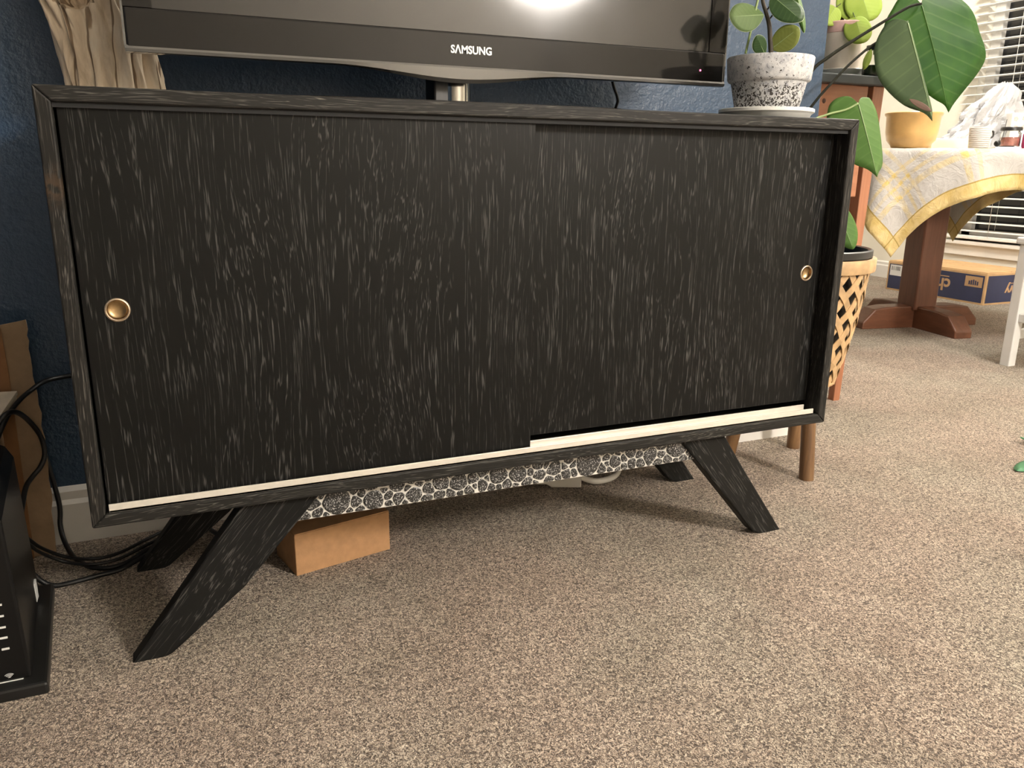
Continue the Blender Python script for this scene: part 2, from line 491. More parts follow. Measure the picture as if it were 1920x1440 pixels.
M['ribbed'] = t.set(color=t.ramp(wv.outputs['Fac'], [(0.2, (0.50, 0.46, 0.43)), (0.7, (0.66, 0.63, 0.60))]), rough=0.7)
M['glass'] = NT('clear_glass').set(color=(0.95, 0.97, 0.96), rough=0.02, trans=1.0, ior=1.45)
M['pink'] = plain('magenta_plastic', (0.48, 0.05, 0.16), 0.4)
M['pinkcontent'] = plain('red_brown_filling', (0.45, 0.15, 0.11), 0.6, 0.4, 60)
M['creambox'] = plain('cream_board', (0.78, 0.68, 0.48), 0.6, 0.04)
M['navyprint'] = plain('navy_printed_cardboard', (0.030, 0.036, 0.085), 0.6, 0.10, 12)
M['carton'] = plain('light_cardboard', (0.56, 0.36, 0.18), 0.8, 0.08, 20)
M['label'] = plain('white_label', (0.75, 0.74, 0.72), 0.6, 0.02)
M['inkblack'] = NT('black_ink').set(color=(0.03, 0.03, 0.035), rough=0.6)
M['kraftprint'] = plain('tan_print', (0.50, 0.31, 0.16), 0.8, 0.04)
M['taper'] = plain('clear_tape', (0.10, 0.12, 0.15), 0.25, 0.05)
M['greentoy'] = plain('green_leaf_piece', (0.03, 0.16, 0.06), 0.4)
# tablecloth with mustard border and soft plaid bands (cloth coordinates in UV, metres)
t = NT('plaid_tablecloth')
uvn = t.coord((1, 1, 1), 'UV')
sp_ = t.new('ShaderNodeSeparateXYZ'); t.l.new(uvn, sp_.inputs[0])
S = 0.648


def bandmask(t, a, lo, hi):
    return t.math('MULTIPLY', t.math('GREATER_THAN', a, lo), t.math('LESS_THAN', a, hi))


au = t.math('ABSOLUTE', sp_.outputs[0]); av = t.math('ABSOLUTE', sp_.outputs[1])
mx = t.math('MAXIMUM', au, av)
border = t.math('GREATER_THAN', mx, S - 0.055)
lines = t.math('MAXIMUM', bandmask(t, au, S - 0.058, S - 0.053), bandmask(t, av, S - 0.058, S - 0.053))
soft = None
for lo, hi in ((0.40, 0.415), (0.44, 0.455), (0.475, 0.50), (0.15, 0.165), (0.19, 0.215)):
    for a in (au, av):
        b = bandmask(t, a, lo, hi); soft = b if soft is None else t.math('ADD', soft, b)
fleck = t.ramp(t.noise(uvn, 26, 3), [(0.38, (0.35,) * 3), (0.62, (1, 1, 1))])
ground = t.ramp(t.noise(uvn, 9, 4), [(0.3, (0.50, 0.48, 0.455)), (0.7, (0.57, 0.555, 0.53))])
plaid = t.mix(t.math('MULTIPLY', t.math('MULTIPLY', soft, 0.55), fleck), ground, (0.68, 0.53, 0.20))
must = t.ramp(t.noise(uvn, 14, 3), [(0.3, (0.60, 0.44, 0.16)), (0.7, (0.74, 0.60, 0.32))])
col = t.mix(border, plaid, must)
col = t.mix(lines, col, (0.40, 0.29, 0.09))
t.bump(t.math('ADD', t.noise(uvn, 13, 5, 0.6, 1.2), t.math('MULTIPLY', t.noise(uvn, 900, 1), 0.1)), 0.55, 0.02)
M['cloth'] = t.set(color=col, rough=0.85, spec=0.2)
M['lamp_glow'] = NT('lamp_shade_glow').set(color=(0.9, 0.85, 0.75), em=(1.0, 0.93, 0.85, 1), ems=LAMP_STRENGTH)
M['globe_glow'] = NT('ceiling_globe_glow').set(color=(0.9, 0.85, 0.75), em=(1.0, 0.94, 0.86, 1), ems=GLOBE_STRENGTH)
M['pendant_glow'] = NT('pendant_glow').set(color=(0.9, 0.85, 0.75), em=(1.0, 0.94, 0.84, 1), ems=PENDANT_STRENGTH)
M['lampmetal'] = plain('lamp_black_metal', (0.02, 0.02, 0.02), 0.4)

# ------------------------------------------------------------------ the room
WY = 0.478          # front of the navy wall
WX = 4.42           # wall with the window
H = 2.42


def struct(name, o, label=None):
    o['kind'] = 'structure'
    if label: o['label'] = label
    return o


fl = box('floor', -1.6, WX, -3.3, 3.7, -0.04, 0.0, M['carpet']); struct('floor', fl, 'speckled tan cut-pile carpet floor')
struct('c', box('ceiling', -1.6, WX, -3.3, 3.7, H, H + 0.04, M['ceil']), 'white ceiling')
struct('w', box('wall_back', -1.6, 1.578, WY, WY + 0.115, 0, H, M['navy'], bevel=0.004), 'navy blue painted wall behind the black cabinet')
struct('w', box('wall_left', -1.64, -1.6, -3.3, 3.7, 0, H, M['navy']), 'navy wall')
struct('w', box('wall_front', -1.6, WX, -3.34, -3.3, 0, H, M['beige']), 'cream wall')
struct('w', box('wall_far', -1.6, WX, 3.7, 3.74, 0, H, M['cream']), 'cream wall of the dining corner')
# wall with the window opening
WIN_Y0, WIN_Y1, WIN_Z0, WIN_Z1 = 0.55, 2.30, 0.285, 2.08
bm = bmesh.new()
bbox(bm, WX, WX + 0.14, -3.3, WIN_Y0, 0, H); bbox(bm, WX, WX + 0.14, WIN_Y1, 3.7, 0, H)
bbox(bm, WX, WX + 0.14, WIN_Y0, WIN_Y1, 0, WIN_Z0); bbox(bm, WX, WX + 0.14, WIN_Y0, WIN_Y1, WIN_Z1, H)
struct('w', build('wall_right', bm, M['cream']), 'cream wall with the window')
prof = [(0, 0), (0.014, 0), (0.014, 0.075), (0.009, 0.083), (0.009, 0.098), (0.0, 0.106)]
bm = bmesh.new(); bprism(bm, [(WY - a, b) for a, b in prof], -1.6, 1.585, 'x')
struct('b', build('baseboard_back', bm, M['trim']), 'white baseboard along the navy wall')
bm = bmesh.new(); bprism(bm, [(WX - a, b) for a, b in prof], -3.3, 3.7, 'y')
struct('b', build('baseboard_right', bm, M['trim']), 'white baseboard under the window')
# window
win = bpy.data.objects.new('window_1', None); COL.objects.link(win); win.location = (WX, 1.42, WIN_Z0)
struct('w', win, 'dark night window behind white blinds')
for nm, a in (('frame', (WX + 0.05, WX + 0.11, WIN_Y0, WIN_Y0 + 0.06, WIN_Z0, WIN_Z1)), ('frame', (WX + 0.05, WX + 0.11, WIN_Y1 - 0.06, WIN_Y1, WIN_Z0, WIN_Z1)),
              ('frame', (WX + 0.05, WX + 0.11, WIN_Y0, WIN_Y1, WIN_Z0, WIN_Z0 + 0.06)), ('frame', (WX + 0.05, WX + 0.11, WIN_Y0, WIN_Y1, WIN_Z1 - 0.06, WIN_Z1)),
              ('frame', (WX + 0.05, WX + 0.11, 1.40, 1.45, WIN_Z0, WIN_Z1))):
    box(nm, *a, M['trim'], win, 0.004)
box('pane', WX + 0.085, WX + 0.091, WIN_Y0, 1.42, WIN_Z0, WIN_Z1, M['night_glass'], win)
box('pane', WX + 0.085, WX + 0.091, 1.42, WIN_Y1, WIN_Z0, WIN_Z1, M['night_glass'], win)
box('window_sill', WX - 0.045, WX + 0.10, WIN_Y0 - 0.05, WIN_Y1 + 0.05, WIN_Z0 - 0.022, WIN_Z0, M['trim'], win, 0.004)
box('sill_apron', WX - 0.018, WX + 0.0, WIN_Y0 - 0.04, WIN_Y1 + 0.04, WIN_Z0 - 0.085, WIN_Z0 - 0.022, M['trim'], win, 0.003)
# blinds: every slat on its own
bl = thing('window_blind', 'white slatted blind hanging in front of the dark window', 'blind', (WX - 0.02, 1.42, 0.30))
slat = None
BZ0, PIT = 0.345, 0.0465
for i in range(37):
    z = BZ0 + i * PIT
    if slat is None:
        bm = bmesh.new()
        sec = [(-0.025, -0.003), (-0.012, 0.0005), (0, 0.002), (0.012, 0.0005), (0.025, -0.003)]
        poly = [(WX - 0.0285 + a, z + b + 0.0014) for a, b in sec] + [(WX - 0.0285 + a, z + b - 0.0014) for a, b in sec[::-1]]
        bprism(bm, poly, WIN_Y0 - 0.01, WIN_Y1 + 0.05, 'y')
        slat = build('slat', bm, M['blind'], bl)
    else:
        o = slat.copy(); COL.objects.link(o); o.parent = bl; o.location = (0, 0, i * PIT)
box('bottom_rail', WX - 0.054, WX - 0.004, WIN_Y0 - 0.01, WIN_Y1 + 0.05, 0.298, 0.318, M['blind'], bl, 0.003)
box('head_rail', WX - 0.060, WX - 0.001, WIN_Y0 - 0.01, WIN_Y1 + 0.05, BZ0 + 36.5 * PIT, BZ0 + 36.5 * PIT + 0.05, M['blind'], bl, 0.003)
for y in (2.05, 1.42, 0.80):
    for dx in (-0.027, 0.024):
        tube('ladder_cord', [(WX - 0.0285 + dx, y, 0.31), (WX - 0.0285 + dx, y, BZ0 + 36.5 * PIT)], 0.0012, M['cord'], bl, 5, None, 0)

# lamps that light the place
lp = thing('floor_lamp', 'black pole floor lamp with glowing drum shade, standing opposite the cabinet', 'lamp', (LAMP_AT.x, LAMP_AT.y, 0))
lathe('base', [(0, 0), (0.15, 0), (0.15, 0.02), (0.02, 0.03), (0, 0.03)], (LAMP_AT.x, LAMP_AT.y, 0), M['lampmetal'], lp)
tube('pole', [(LAMP_AT.x, LAMP_AT.y, 0.02), (LAMP_AT.x, LAMP_AT.y, 1.46)], 0.012, M['lampmetal'], lp, 10, None, 0)
lathe('shade', [(0, -0.17), (0.15, -0.17), (0.17, -0.1), (0.17, 0.1), (0.13, 0.17), (0, 0.17)], LAMP_AT, M['lamp_glow'], lp, 32)
pd = thing('ceiling_lamp', 'glowing round globe lamp fixed to the ceiling beside the cabinet', 'lamp', (GLOBE_AT.x, GLOBE_AT.y, H))
lathe('mount', [(0, 0), (0.09, 0), (0.09, -0.03), (0, -0.03)], (GLOBE_AT.x, GLOBE_AT.y, H), M['trim'], pd, 28)
lathe('globe', [(0.14 * math.sin(math.pi * i / 14), -0.14 * math.cos(math.pi * i / 14)) for i in range(15)], GLOBE_AT, M['globe_glow'], pd, 28)
pd = thing('pendant_lamp', 'glowing round pendant lamp hanging above the dining table', 'lamp', (PENDANT_AT.x, PENDANT_AT.y, H))
tube('cord', [(PENDANT_AT.x, PENDANT_AT.y, H), (PENDANT_AT.x, PENDANT_AT.y, PENDANT_AT.z + 0.12)], 0.004, M['cord'], pd, 6, None, 0)
lathe('globe', [(0.14 * math.sin(math.pi * i / 14), -0.14 * math.cos(math.pi * i / 14)) for i in range(15)], PENDANT_AT, M['pendant_glow'], pd, 28)

# ------------------------------------------------------------------ the black cabinet
W, Z0, Z1, D = 1.22, 0.217, 0.7545, 0.405
TH = 0.0175
cab = thing('media_cabinet', 'black stained wooden cabinet with two sliding doors on splayed legs', 'cabinet', (W / 2, D / 2, 0))
# mitred frame panels
def miter(name, poly, mat):
    bm = bmesh.new(); bprism(bm, poly, 0.0, D, 'y')
    return build(name, bm, mat, cab, bevel=0.0022, seg=2)


miter('top_panel', [(0, Z1), (W, Z1), (W - TH, Z1 - TH), (TH, Z1 - TH)], M['oak_x'])
miter('bottom_panel', [(0, Z0), (W, Z0), (W - TH, Z0 + TH), (TH, Z0 + TH)], M['oak_x'])
miter('side_panel', [(0, Z0), (TH, Z0 + TH), (TH, Z1 - TH), (0, Z1)], M['oak_worn'])
miter('side_panel', [(W, Z0), (W - TH, Z0 + TH), (W - TH, Z1 - TH), (W, Z1)], M['oak_side'])
box('back_panel', TH, W - TH, D - 0.008, D, Z0 + TH, Z1 - TH, M['dark_back'], cab)
# bottom track with two lips
bm = bmesh.new()
zb = Z0 + TH
bbox(bm, TH + 0.004, W - TH - 0.010, 0.003, 0.030, zb, zb + 0.0035)
for y, hh in ((0.003, 0.0115), (0.0275, 0.0125)):
    bbox(bm, TH + 0.004, W - TH - 0.010, y, y + 0.0025, zb, zb + hh)
trk = build('bottom_track', bm, M['track'], cab, bevel=0.0005)
trk['label'] = 'pale metal sliding track'
# upper track, dark
bm = bmesh.new()
for y in (0.006, 0.028, 0.046): bbox(bm, TH, W - TH, y, y + 0.002, Z1 - TH - 0.006, Z1 - TH)
build('top_track', bm, M['dark_back'], cab)
d1 = box('sliding_door', TH + 0.003, 0.622, 0.012, 0.0265, zb + 0.006, Z1 - TH - 0.001, M['oak_v'], cab, 0.0008)
d2 = box('sliding_door', 0.585, W - TH - 0.004, 0.032, 0.045, zb + 0.020, Z1 - TH - 0.004, M['oak_v2'], cab, 0.0008)


def finger_pull(x, y, z, door, r):
    """bore the door and set a brass cup into it"""
    Mx = Matrix.Translation((x, y, z)) @ Matrix.Rotation(R(90), 4, 'X')
    cut = build('bore', blathe(bmesh.new(), [(0, -0.0085), (r * 0.86, -0.0085), (r * 0.86, 0.01), (0, 0.01)], (0, 0, 0), 36, Mx), None)
    md = door.modifiers.new('bore', 'BOOLEAN'); md.object = cut; md.operation = 'DIFFERENCE'; md.solver = 'EXACT'
    cut.location = Vector((0, 0, 0))
    dg = bpy.context.evaluated_depsgraph_get()
    me = bpy.data.meshes.new_from_object(door.evaluated_get(dg))
    door.modifiers.clear(); door.data = me
    bpy.data.objects.remove(cut, do_unlink=True)
    rim = lathe('finger_pull', [(r * 0.80, -0.0010), (r * 0.80, 0.0012), (r * 0.87, 0.0022), (r * 0.96, 0.0018), (r, 0.0004), (r, -0.0005)], (0, 0, 0), M['brass_rim'], door, 36, M=Mx)
    rim['label'] = 'round brass finger pull'
    prof = [(r * 0.81, -0.0006), (r * 0.79, -0.003)] + [(r * 0.79 * math.cos(a), -0.003 - 0.0045 * math.sin(a)) for a in [R(k) for k in range(10, 90, 10)]] + [(0, -0.0075)]
    lathe('cup', prof, (0, 0, 0), M['brass'], door, 36, M=Mx)


finger_pull(0.0585, 0.0120, 0.496, d1, 0.0150)
finger_pull(1.1675, 0.0320, 0.4935, d2, 0.0140)


def leg(poly, y0, y1, mat):
    bm = bmesh.new(); bprism(bm, poly, y0, y1, 'y')
    o = build('leg', bm, mat, cab, bevel=0.003, seg=2)
    return o


legL = [(0.190, Z0 + 0.001), (0.300, Z0 + 0.001), (0.180, 0.085), (0.076, 0.002), (0.060, -0.004), (0.021, -0.004)]
legR = [(0.912, Z0 + 0.001), (1.005, Z0 + 0.001), (1.060, 0.140), (1.165, -0.004), (1.118, -0.004), (1.095, 0.008)]
leg(legL, 0.022, 0.050, M['oak_leg_l']); leg(legR, 0.022, 0.050, M['oak_leg_r'])
leg(legL, 0.300, 0.328, M['oak_leg_l']); leg(legR, 0.300, 0.328, M['oak_leg_r'])
# rails between the legs: the front one is covered in a dark pebble mosaic
box('rear_rail', 0.20, 1.02, 0.303, 0.323, 0.172, Z0 + 0.001, M['oak_leg'], cab)
AZ0, AZ1, AX0, AX1, AY = 0.1705, Z0 + 0.001, 0.262, 0.955, 0.031
ap = build('mosaic_rail', bprism(bmesh.new(), [(AX0 - 0.01, AZ0), (AX1 + 0.012, AZ0), (AX1, AZ1), (AX0 + 0.03, AZ1)], AY, AY + 0.016, 'y'), M['grout'], cab)
ap['label'] = 'rail set with dark glittering pebbles in white grout'


def clip_poly(poly, nx, nz, c):
    """keep nx*x + nz*z <= c"""
    out = []
    for i in range(len(poly)):
        a, b = poly[i], poly[(i + 1) % len(poly)]
        da, db = nx * a[0] + nz * a[1] - c, nx * b[0] + nz * b[1] - c
        if da <= 0: out.append(a)
        if (da < 0 < db) or (db < 0 < da):
            s = da / (da - db); out.append((a[0] + (b[0] - a[0]) * s, a[1] + (b[1] - a[1]) * s))
    return out


random.seed(5)
circ = [(0.318, 0.192, 0.0205), (0.372, 0.186, 0.0150), (0.575, 0.196, 0.0150), (0.738, 0.193, 0.0225), (0.915, 0.200, 0.0210),
        (0.410, 0.205, 0.0115), (0.436, 0.184, 0.0120), (0.478, 0.199, 0.0130), (0.508, 0.193, 0.0130), (0.548, 0.207, 0.0100), (0.61, 0.192, 0.0145),
        (0.645, 0.205, 0.0110), (0.675, 0.193, 0.0120), (0.79, 0.188, 0.0110), (0.82, 0.203, 0.0110), (0.86, 0.190, 0.0135), (0.883, 0.207, 0.010)]
for rad in (0.0085, 0.0065, 0.0052, 0.0042):
    for _ in range(900):
        x = random.uniform(AX0, AX1 + 0.012); z = random.uniform(AZ0 + 0.002, AZ1 - 0.002)
        if all((x - a) ** 2 + (z - b) ** 2 > (rad * 0.92 + r * 0.95 + 0.0006) ** 2 for a, b, r in circ): circ.append((x, z, rad))
for i, (x, z, r) in enumerate(circ):
    pl = [(x - 0.03, AZ0 + 0.0002), (x + 0.03, AZ0 + 0.0002), (x + 0.03, AZ1 - 0.0008), (x - 0.03, AZ1 - 0.0008)]
    pl = clip_poly(pl, -1.4, 1.0, -1.4 * (AX0 - 0.004) + AZ0); pl = clip_poly(pl, 1, 0, AX1 + 0.010)
    for j, (x2, z2, r2) in enumerate(circ):
        d2_ = (x2 - x) ** 2 + (z2 - z) ** 2
        if i == j or d2_ > 0.0040: continue
        d = math.sqrt(d2_); nx, nz = (x2 - x) / d, (z2 - z) / d
        s = (d2_ + r * r - r2 * r2) / (2 * d) - 0.0007
        pl = clip_poly(pl, nx, nz, nx * x + nz * z + s)
        if len(pl) < 3: break
    if len(pl) < 3: continue
    # no wider than the pebble itself
    pl = [(x + (a - x) * min(1, 1.65 * r / max(1e-6, math.hypot(a - x, b - z))), z + (b - z) * min(1, 1.65 * r / max(1e-6, math.hypot(a - x, b - z)))) for a, b in pl]
    for _ in range(2):
        q = []
        for k in range(len(pl)):
            a, b = pl[k], pl[(k + 1) % len(pl)]
            q += [(a[0] * .78 + b[0] * .22, a[1] * .78 + b[1] * .22), (a[0] * .22 + b[0] * .78, a[1] * .22 + b[1] * .78)]
        pl = q
    # thin out
    pl = [p for k, p in enumerate(pl) if k % 2 == 0] if len(pl) > 18 else pl
    if len(pl) < 5: continue
    cx_, cz_ = sum(p[0] for p in pl) / len(pl), sum(p[1] for p in pl) / len(pl)
    bm = bmesh.new()
    A = [bm.verts.new((a, AY + 0.002, b)) for a, b in pl]
    B = [bm.verts.new((a, AY - 0.0010, b)) for a, b in pl]
    C = [bm.verts.new((cx_ + (a - cx_) * 0.86, AY - 0.0020, cz_ + (b - cz_) * 0.86)) for a, b in pl]
    n = len(pl)
    for k in range(n):
        bm.faces.new((A[k], A[(k + 1) % n], B[(k + 1) % n], B[k])); bm.faces.new((B[k], B[(k + 1) % n], C[(k + 1) % n], C[k]))
    bm.faces.new(C)
    build('pebble', bm, M['stone'], ap)

# ------------------------------------------------------------------ television
TVX0, TVX1, TVY, TVZ0, TVZ1 = 0.097, 1.100, 0.222, 0.824, 1.420
tv = thing('television', 'large flat black television standing on the cabinet', 'television', (0.59, 0.27, Z1))
SX0, SX1, SZ0, SZ1 = 0.134, 1.064, 0.877, 1.385
bz = box('bezel', TVX0, TVX1, TVY, TVY + 0.03, TVZ0, SZ0, M['bezel'], tv, 0.003)
box('bezel', TVX0, TVX1, TVY, TVY + 0.03, SZ1, TVZ1, M['bezel'], tv, 0.003)
box('bezel', TVX0, SX0, TVY, TVY + 0.03, SZ0, SZ1, M['bezel'], tv)
box('bezel', SX1, TVX1, TVY, TVY + 0.03, SZ0, SZ1, M['bezel'], tv)
box('screen', SX0, SX1, TVY + 0.002, TVY + 0.02, SZ0, SZ1, M['screen'], tv)
box('back_cover', TVX0 + 0.01, TVX1 - 0.01, TVY + 0.028, TVY + 0.085, TVZ0 + 0.012, TVZ1 - 0.01, M['tvback'], tv, 0.02)
# clear grey edging with the shallow bulge under the middle
bm = bmesh.new(); rows = []
N = 60
for i in range(N + 1):
    x = TVX0 - 0.002 + (TVX1 - TVX0 + 0.004) * i / N
    s = max(0.0, 1 - abs((x - 0.585) / 0.205))
    bul = 0.017 * (s * s * (3 - 2 * s))
    sec = [(TVY + 0.001, TVZ0 + 0.004), (TVY - 0.002, TVZ0 - 0.0005), (TVY - 0.001, TVZ0 - 0.0045 - bul * 0.75), (TVY + 0.006, TVZ0 - 0.006 - bul), (TVY + 0.030, TVZ0 - 0.004 - bul * 0.4), (TVY + 0.030, TVZ0 + 0.004)]
    rows.append([bm.verts.new((x, a, b)) for a, b in sec])
for A, B in zip(rows, rows[1:]):
    for k in range(6): bm.faces.new((A[k], B[k], B[(k + 1) % 6], A[(k + 1) % 6]))
bm.faces.new(rows[0]); bm.faces.new(rows[-1][::-1])
o = build('edge_trim', bm, M['greytrim'], tv, smooth=True); o['label'] = 'glossy grey edging with a bulge in the middle'
o.modifiers.new('split', 'EDGE_SPLIT').split_angle = R(35)
box('side_trim', TVX1, TVX1 + 0.003, TVY + 0.001, TVY + 0.028, TVZ0, TVZ1, M['greytrim'], tv)
box('side_trim', TVX0 - 0.003, TVX0, TVY + 0.001, TVY + 0.028, TVZ0, TVZ1, M['greytrim'], tv)
lettering('brand_lettering', 'S\u039bMSUNG', 0.0165, Matrix.Translation((0.6025, TVY - 0.0004, 0.8508)) @ Matrix.Rotation(R(90), 4, 'X'), M['logo'], tv, 0.00045, 0.93)
lathe('standby_light', [(0, 0.0012), (0.0016, 0.001), (0.0018, 0)], (0, 0, 0), M['led'], tv, 10, M=Matrix.Translation((1.047, TVY, 0.8445)) @ Matrix.Rotation(R(90), 4, 'X'))
lathe('neck', [(0, 0), (0.028, 0), (0.028, 0.075), (0, 0.075)], (0.593, TVY + 0.062, Z1 + 0.008), M['chrome'], tv, 36)
box('neck_bracket', 0.552, 0.578, TVY + 0.04, TVY + 0.09, Z1 + 0.008, TVZ0 + 0.03, M['tvback'], tv, 0.003)
bm = bmesh.new()
bprism(bm, [(0.59 + 0.30 * math.copysign(abs(math.cos(a)) ** 0.35, math.cos(a)), 0.262 + 0.125 * math.copysign(abs(math.sin(a)) ** 0.45, math.sin(a))) for a in [2 * math.pi * i / 64 for i in range(64)]], Z1, Z1 + 0.0125, 'z')
build('stand_base', bm, M['bezel'], tv, bevel=0.003)
cb = tube('power_cable', [aty(1145, 138, 0.305), aty(1151, 163, 0.312), aty(1157, 181, 0.318), aty(1157, 195, 0.325), Vector((0.936, 0.352, 0.7590)), Vector((0.938, 0.392, 0.7576)), Vector((0.942, 0.416, 0.7572)), Vector((0.945, 0.440, 0.735)), Vector((0.945, 0.456, 0.5))], 0.0028, M['cable'], None, 6, loc=(0.945, 0.456, 0.5))
tag(cb, 'thin black cable dropping from the television behind the cabinet', 'cable')

# ------------------------------------------------------------------ driftwood
random.seed(3)
bm = bmesh.new(); rows = []
NZ, NA = 70, 120
DCX, DCY = 0.079, 0.385
for i in range(NZ + 1):
    tz = i / NZ; z = Z1 - 0.001 + 0.36 * tz
    row = []
    # outline: a sturdy slab that leans and widens to the left
    lean = -0.020 * min(1, tz / 0.4) - 0.030 * max(0, tz - 0.36) * 2.4 - 0.030 * max(0, tz - 0.30)
    rx = 0.0725 + 0.012 * max(0, tz - 0.2) - 0.030 * max(0, tz - 0.55); ry = 0.040
    for k in range(NA):
        a = 2 * math.pi * k / NA
        q = Vector((math.cos(a) * 2.2, math.sin(a) * 1.2, tz * 1.1))
        fold = abs(noise.noise(q * 2.3 + Vector((3, 1, 5)))) * 0.020
        rid = abs(math.sin(a * 8.5 + 2.3 * noise.noise(Vector((tz * 2.1, a, 0.7))))) ** 0.6 * 0.010
        fine = noise.noise(Vector((math.cos(a) * 14, math.sin(a) * 14, tz * 9))) * 0.0015
        s = 1 + (-fold - 0.010 + rid + fine) / 0.06
        x = DCX + lean + rx * math.copysign(abs(math.cos(a)) ** 0.8, math.cos(a)) * s
        y = DCY + ry * math.copysign(abs(math.sin(a)) ** 0.8, math.sin(a)) * s
        # the hollow high on the front
        dx, dz = (x - 0.030) / 0.020, (z - 0.912) / 0.018
        dd = dx * dx + dz * dz
        if math.sin(a) < 0 and dd < 1.6: y += 0.045 * max(0, 1 - dd / 1.6) ** 0.35
        if i == NZ: z2 = z + 0.02 * noise.noise(Vector((x * 30, y * 30, 1)))
        else: z2 = z
        row.append(bm.verts.new((x, min(y, 0.47), z2)))
    rows.append(row)
for A, B in zip(rows, rows[1:]):
    for k in range(NA): bm.faces.new((A[k], A[(k + 1) % NA], B[(k + 1) % NA], B[k]))
bm.faces.new(rows[0][::-1]); bm.faces.new(rows[-1])
dw = build('driftwood', bm, M['drift'], None, smooth=True, loc=(DCX, DCY, Z1))
tag(dw, 'pale weathered driftwood piece with a dark hollow, on the cabinet behind the television', 'driftwood')


# ------------------------------------------------------------------ leaves
HEART = [(0, 0), (-0.10, 0.045), (-0.17, 0.14), (-0.16, 0.27), (-0.06, 0.39), (0.12, 0.455), (0.32, 0.44), (0.52, 0.35), (0.70, 0.235), (0.86, 0.11), (0.95, 0.045), (1, 0)]
OVAL = [(0, 0), (0.04, 0.09), (0.15, 0.23), (0.32, 0.345), (0.52, 0.39), (0.72, 0.345), (0.88, 0.22), (0.97, 0.09), (1, 0)]
ROUND = [(-0.02, 0), (-0.05, 0.16), (0.03, 0.33), (0.22, 0.46), (0.48, 0.50), (0.74, 0.43), (0.92, 0.26), (0.99, 0.1), (1, 0)]


def leaf(name, base, tip, normal, mat, parent, shape=HEART, shape2=None, wl=1.0, wr=1.0, fl=10, fr=10, bend=0.08, cup=0.0, rib=None, wave=0.0, ribr=0.0018, rim=None, thick=0.0009):
    """a leaf blade from base to tip; wl, wr widen and fl, fr fold (degrees, away from the normal) the left and right half"""
    base, tip = Vector(base), Vector(tip)
    L = (tip - base).length; e1 = (tip - base) / L
    n = Vector(normal); n = (n - e1 * n.dot(e1)).normalized(); e2 = n.cross(e1)
    halves = {1: catmull([Vector((a, b, 0)) for a, b in shape], 4), -1: catmull([Vector((a, b, 0)) for a, b in (shape2 or shape)], 4)}
    RINGS = 7

    def pt(a, b, side):
        w = wl if side > 0 else wr; f = R(fl if side > 0 else fr)
        d = b * w
        y = side * d * math.cos(f); z = -d * math.sin(f) - bend * a * a * (1 if a > 0 else 0.3) - cup * d * d
        z += wave * math.sin(a * 17 + side) * d
        return base + (e1 * a + e2 * y + n * z) * L

    bm = bmesh.new(); uvl = bm.loops.layers.uv.new('UVMap'); uvd = {}
    c = bm.verts.new(pt(0.02, 0, 1)); uvd[c] = (0, 0)
    edge = []
    for side in (1, -1):
        prev = None
        mid = [(h.x, h.y) for h in halves[side]]
        for r in range(1, RINGS + 1):
            s = r / RINGS; cur = []
            for (a, b) in mid:
                # pull inner rings towards the midrib line so that the fold stays crisp
                vtx = bm.verts.new(pt(0.02 + (a - 0.02) * s, b * s, side)); uvd[vtx] = (0.02 + (a - 0.02) * s - 0.45 * b * s, b * s); cur.append(vtx)
            if prev is None:
                for k in range(len(cur) - 1): bm.faces.new((c, cur[k], cur[k + 1]))
            else:
                for k in range(len(cur) - 1): bm.faces.new((prev[k], cur[k], cur[k + 1], prev[k + 1]))
            prev = cur
        edge.append([pt(a, b, side) for a, b in mid])
    bmesh.ops.remove_doubles(bm, verts=bm.verts[:], dist=L * 0.0006)
    for f in bm.faces:
        for lp_ in f.loops: lp_[uvl].uv = uvd.get(lp_.vert, (0, 0))
    o = build(name, bm, mat, parent, smooth=True, solid=thick)
    if rib is not None:
        pts = [pt(0.02 + 0.93 * i / 10, 0, 1) + n * L * 0.002 for i in range(11)]
        build('midrib', btube(bmesh.new(), pts, ribr, 6, ribr * 0.35), rib, o, smooth=True)
    if rim is not None:
        bm = bmesh.new()
        for e in edge: btube(bm, e, rim[0], 5)
        build('leaf_edge', bm, rim[1], o, smooth=True)
    return o


TOCAM = -fw
# ------------------------------------------------------------------ potted plant on the cabinet
PX, PY, PZ = 1.118, 0.118, Z1
sc = lathe('saucer', [(0, 0), (0.066, 0), (0.072, 0.002), (0.0765, 0.0095), (0.0795, 0.0115), (0.0815, 0.0130), (0.0815, 0.0180), (0.0795, 0.0190), (0.066, 0.0095), (0, 0.0075)], (PX, PY, PZ), M['saucer'], None, 56, loc=(PX, PY, PZ))
tag(sc, 'cream glazed saucer under the speckled pot', 'saucer')
pt = thing('potted_plant', 'green round-leaved plant in a speckled whitewashed pot on the cabinet corner', 'plant', (PX, PY, PZ + 0.0075))
pz = PZ + 0.0075
lathe('pot', [(0, 0), (0.0505, 0), (0.0525, 0.003), (0.0640, 0.055), (0.0685, 0.0565), (0.0705, 0.060), (0.0735, 0.0945), (0.0720, 0.0965), (0.0690, 0.096), (0.066, 0.080), (0, 0.080)], (PX, PY, pz), M['specklepot'], pt, 64)
lathe('soil', [(0, 0.090), (0.05, 0.089), (0.0675, 0.086)], (PX, PY, pz), M['soil'], pt, 32)
PD = 1.392
S_ = lambda u, v, d=PD: atd(u, v, d)
tube('stem', [S_(1446, 108), S_(1444, 70), S_(1442, 45), S_(1436, 22), S_(1430, 0), S_(1427, -40), S_(1430, -120)], 0.0046, M['stem_brown'], pt, 8, 0.0026)
tube('twig', [S_(1437, 22), S_(1443, 12), S_(1452, 6)], 0.0014, M['stem_brown'], pt, 6)
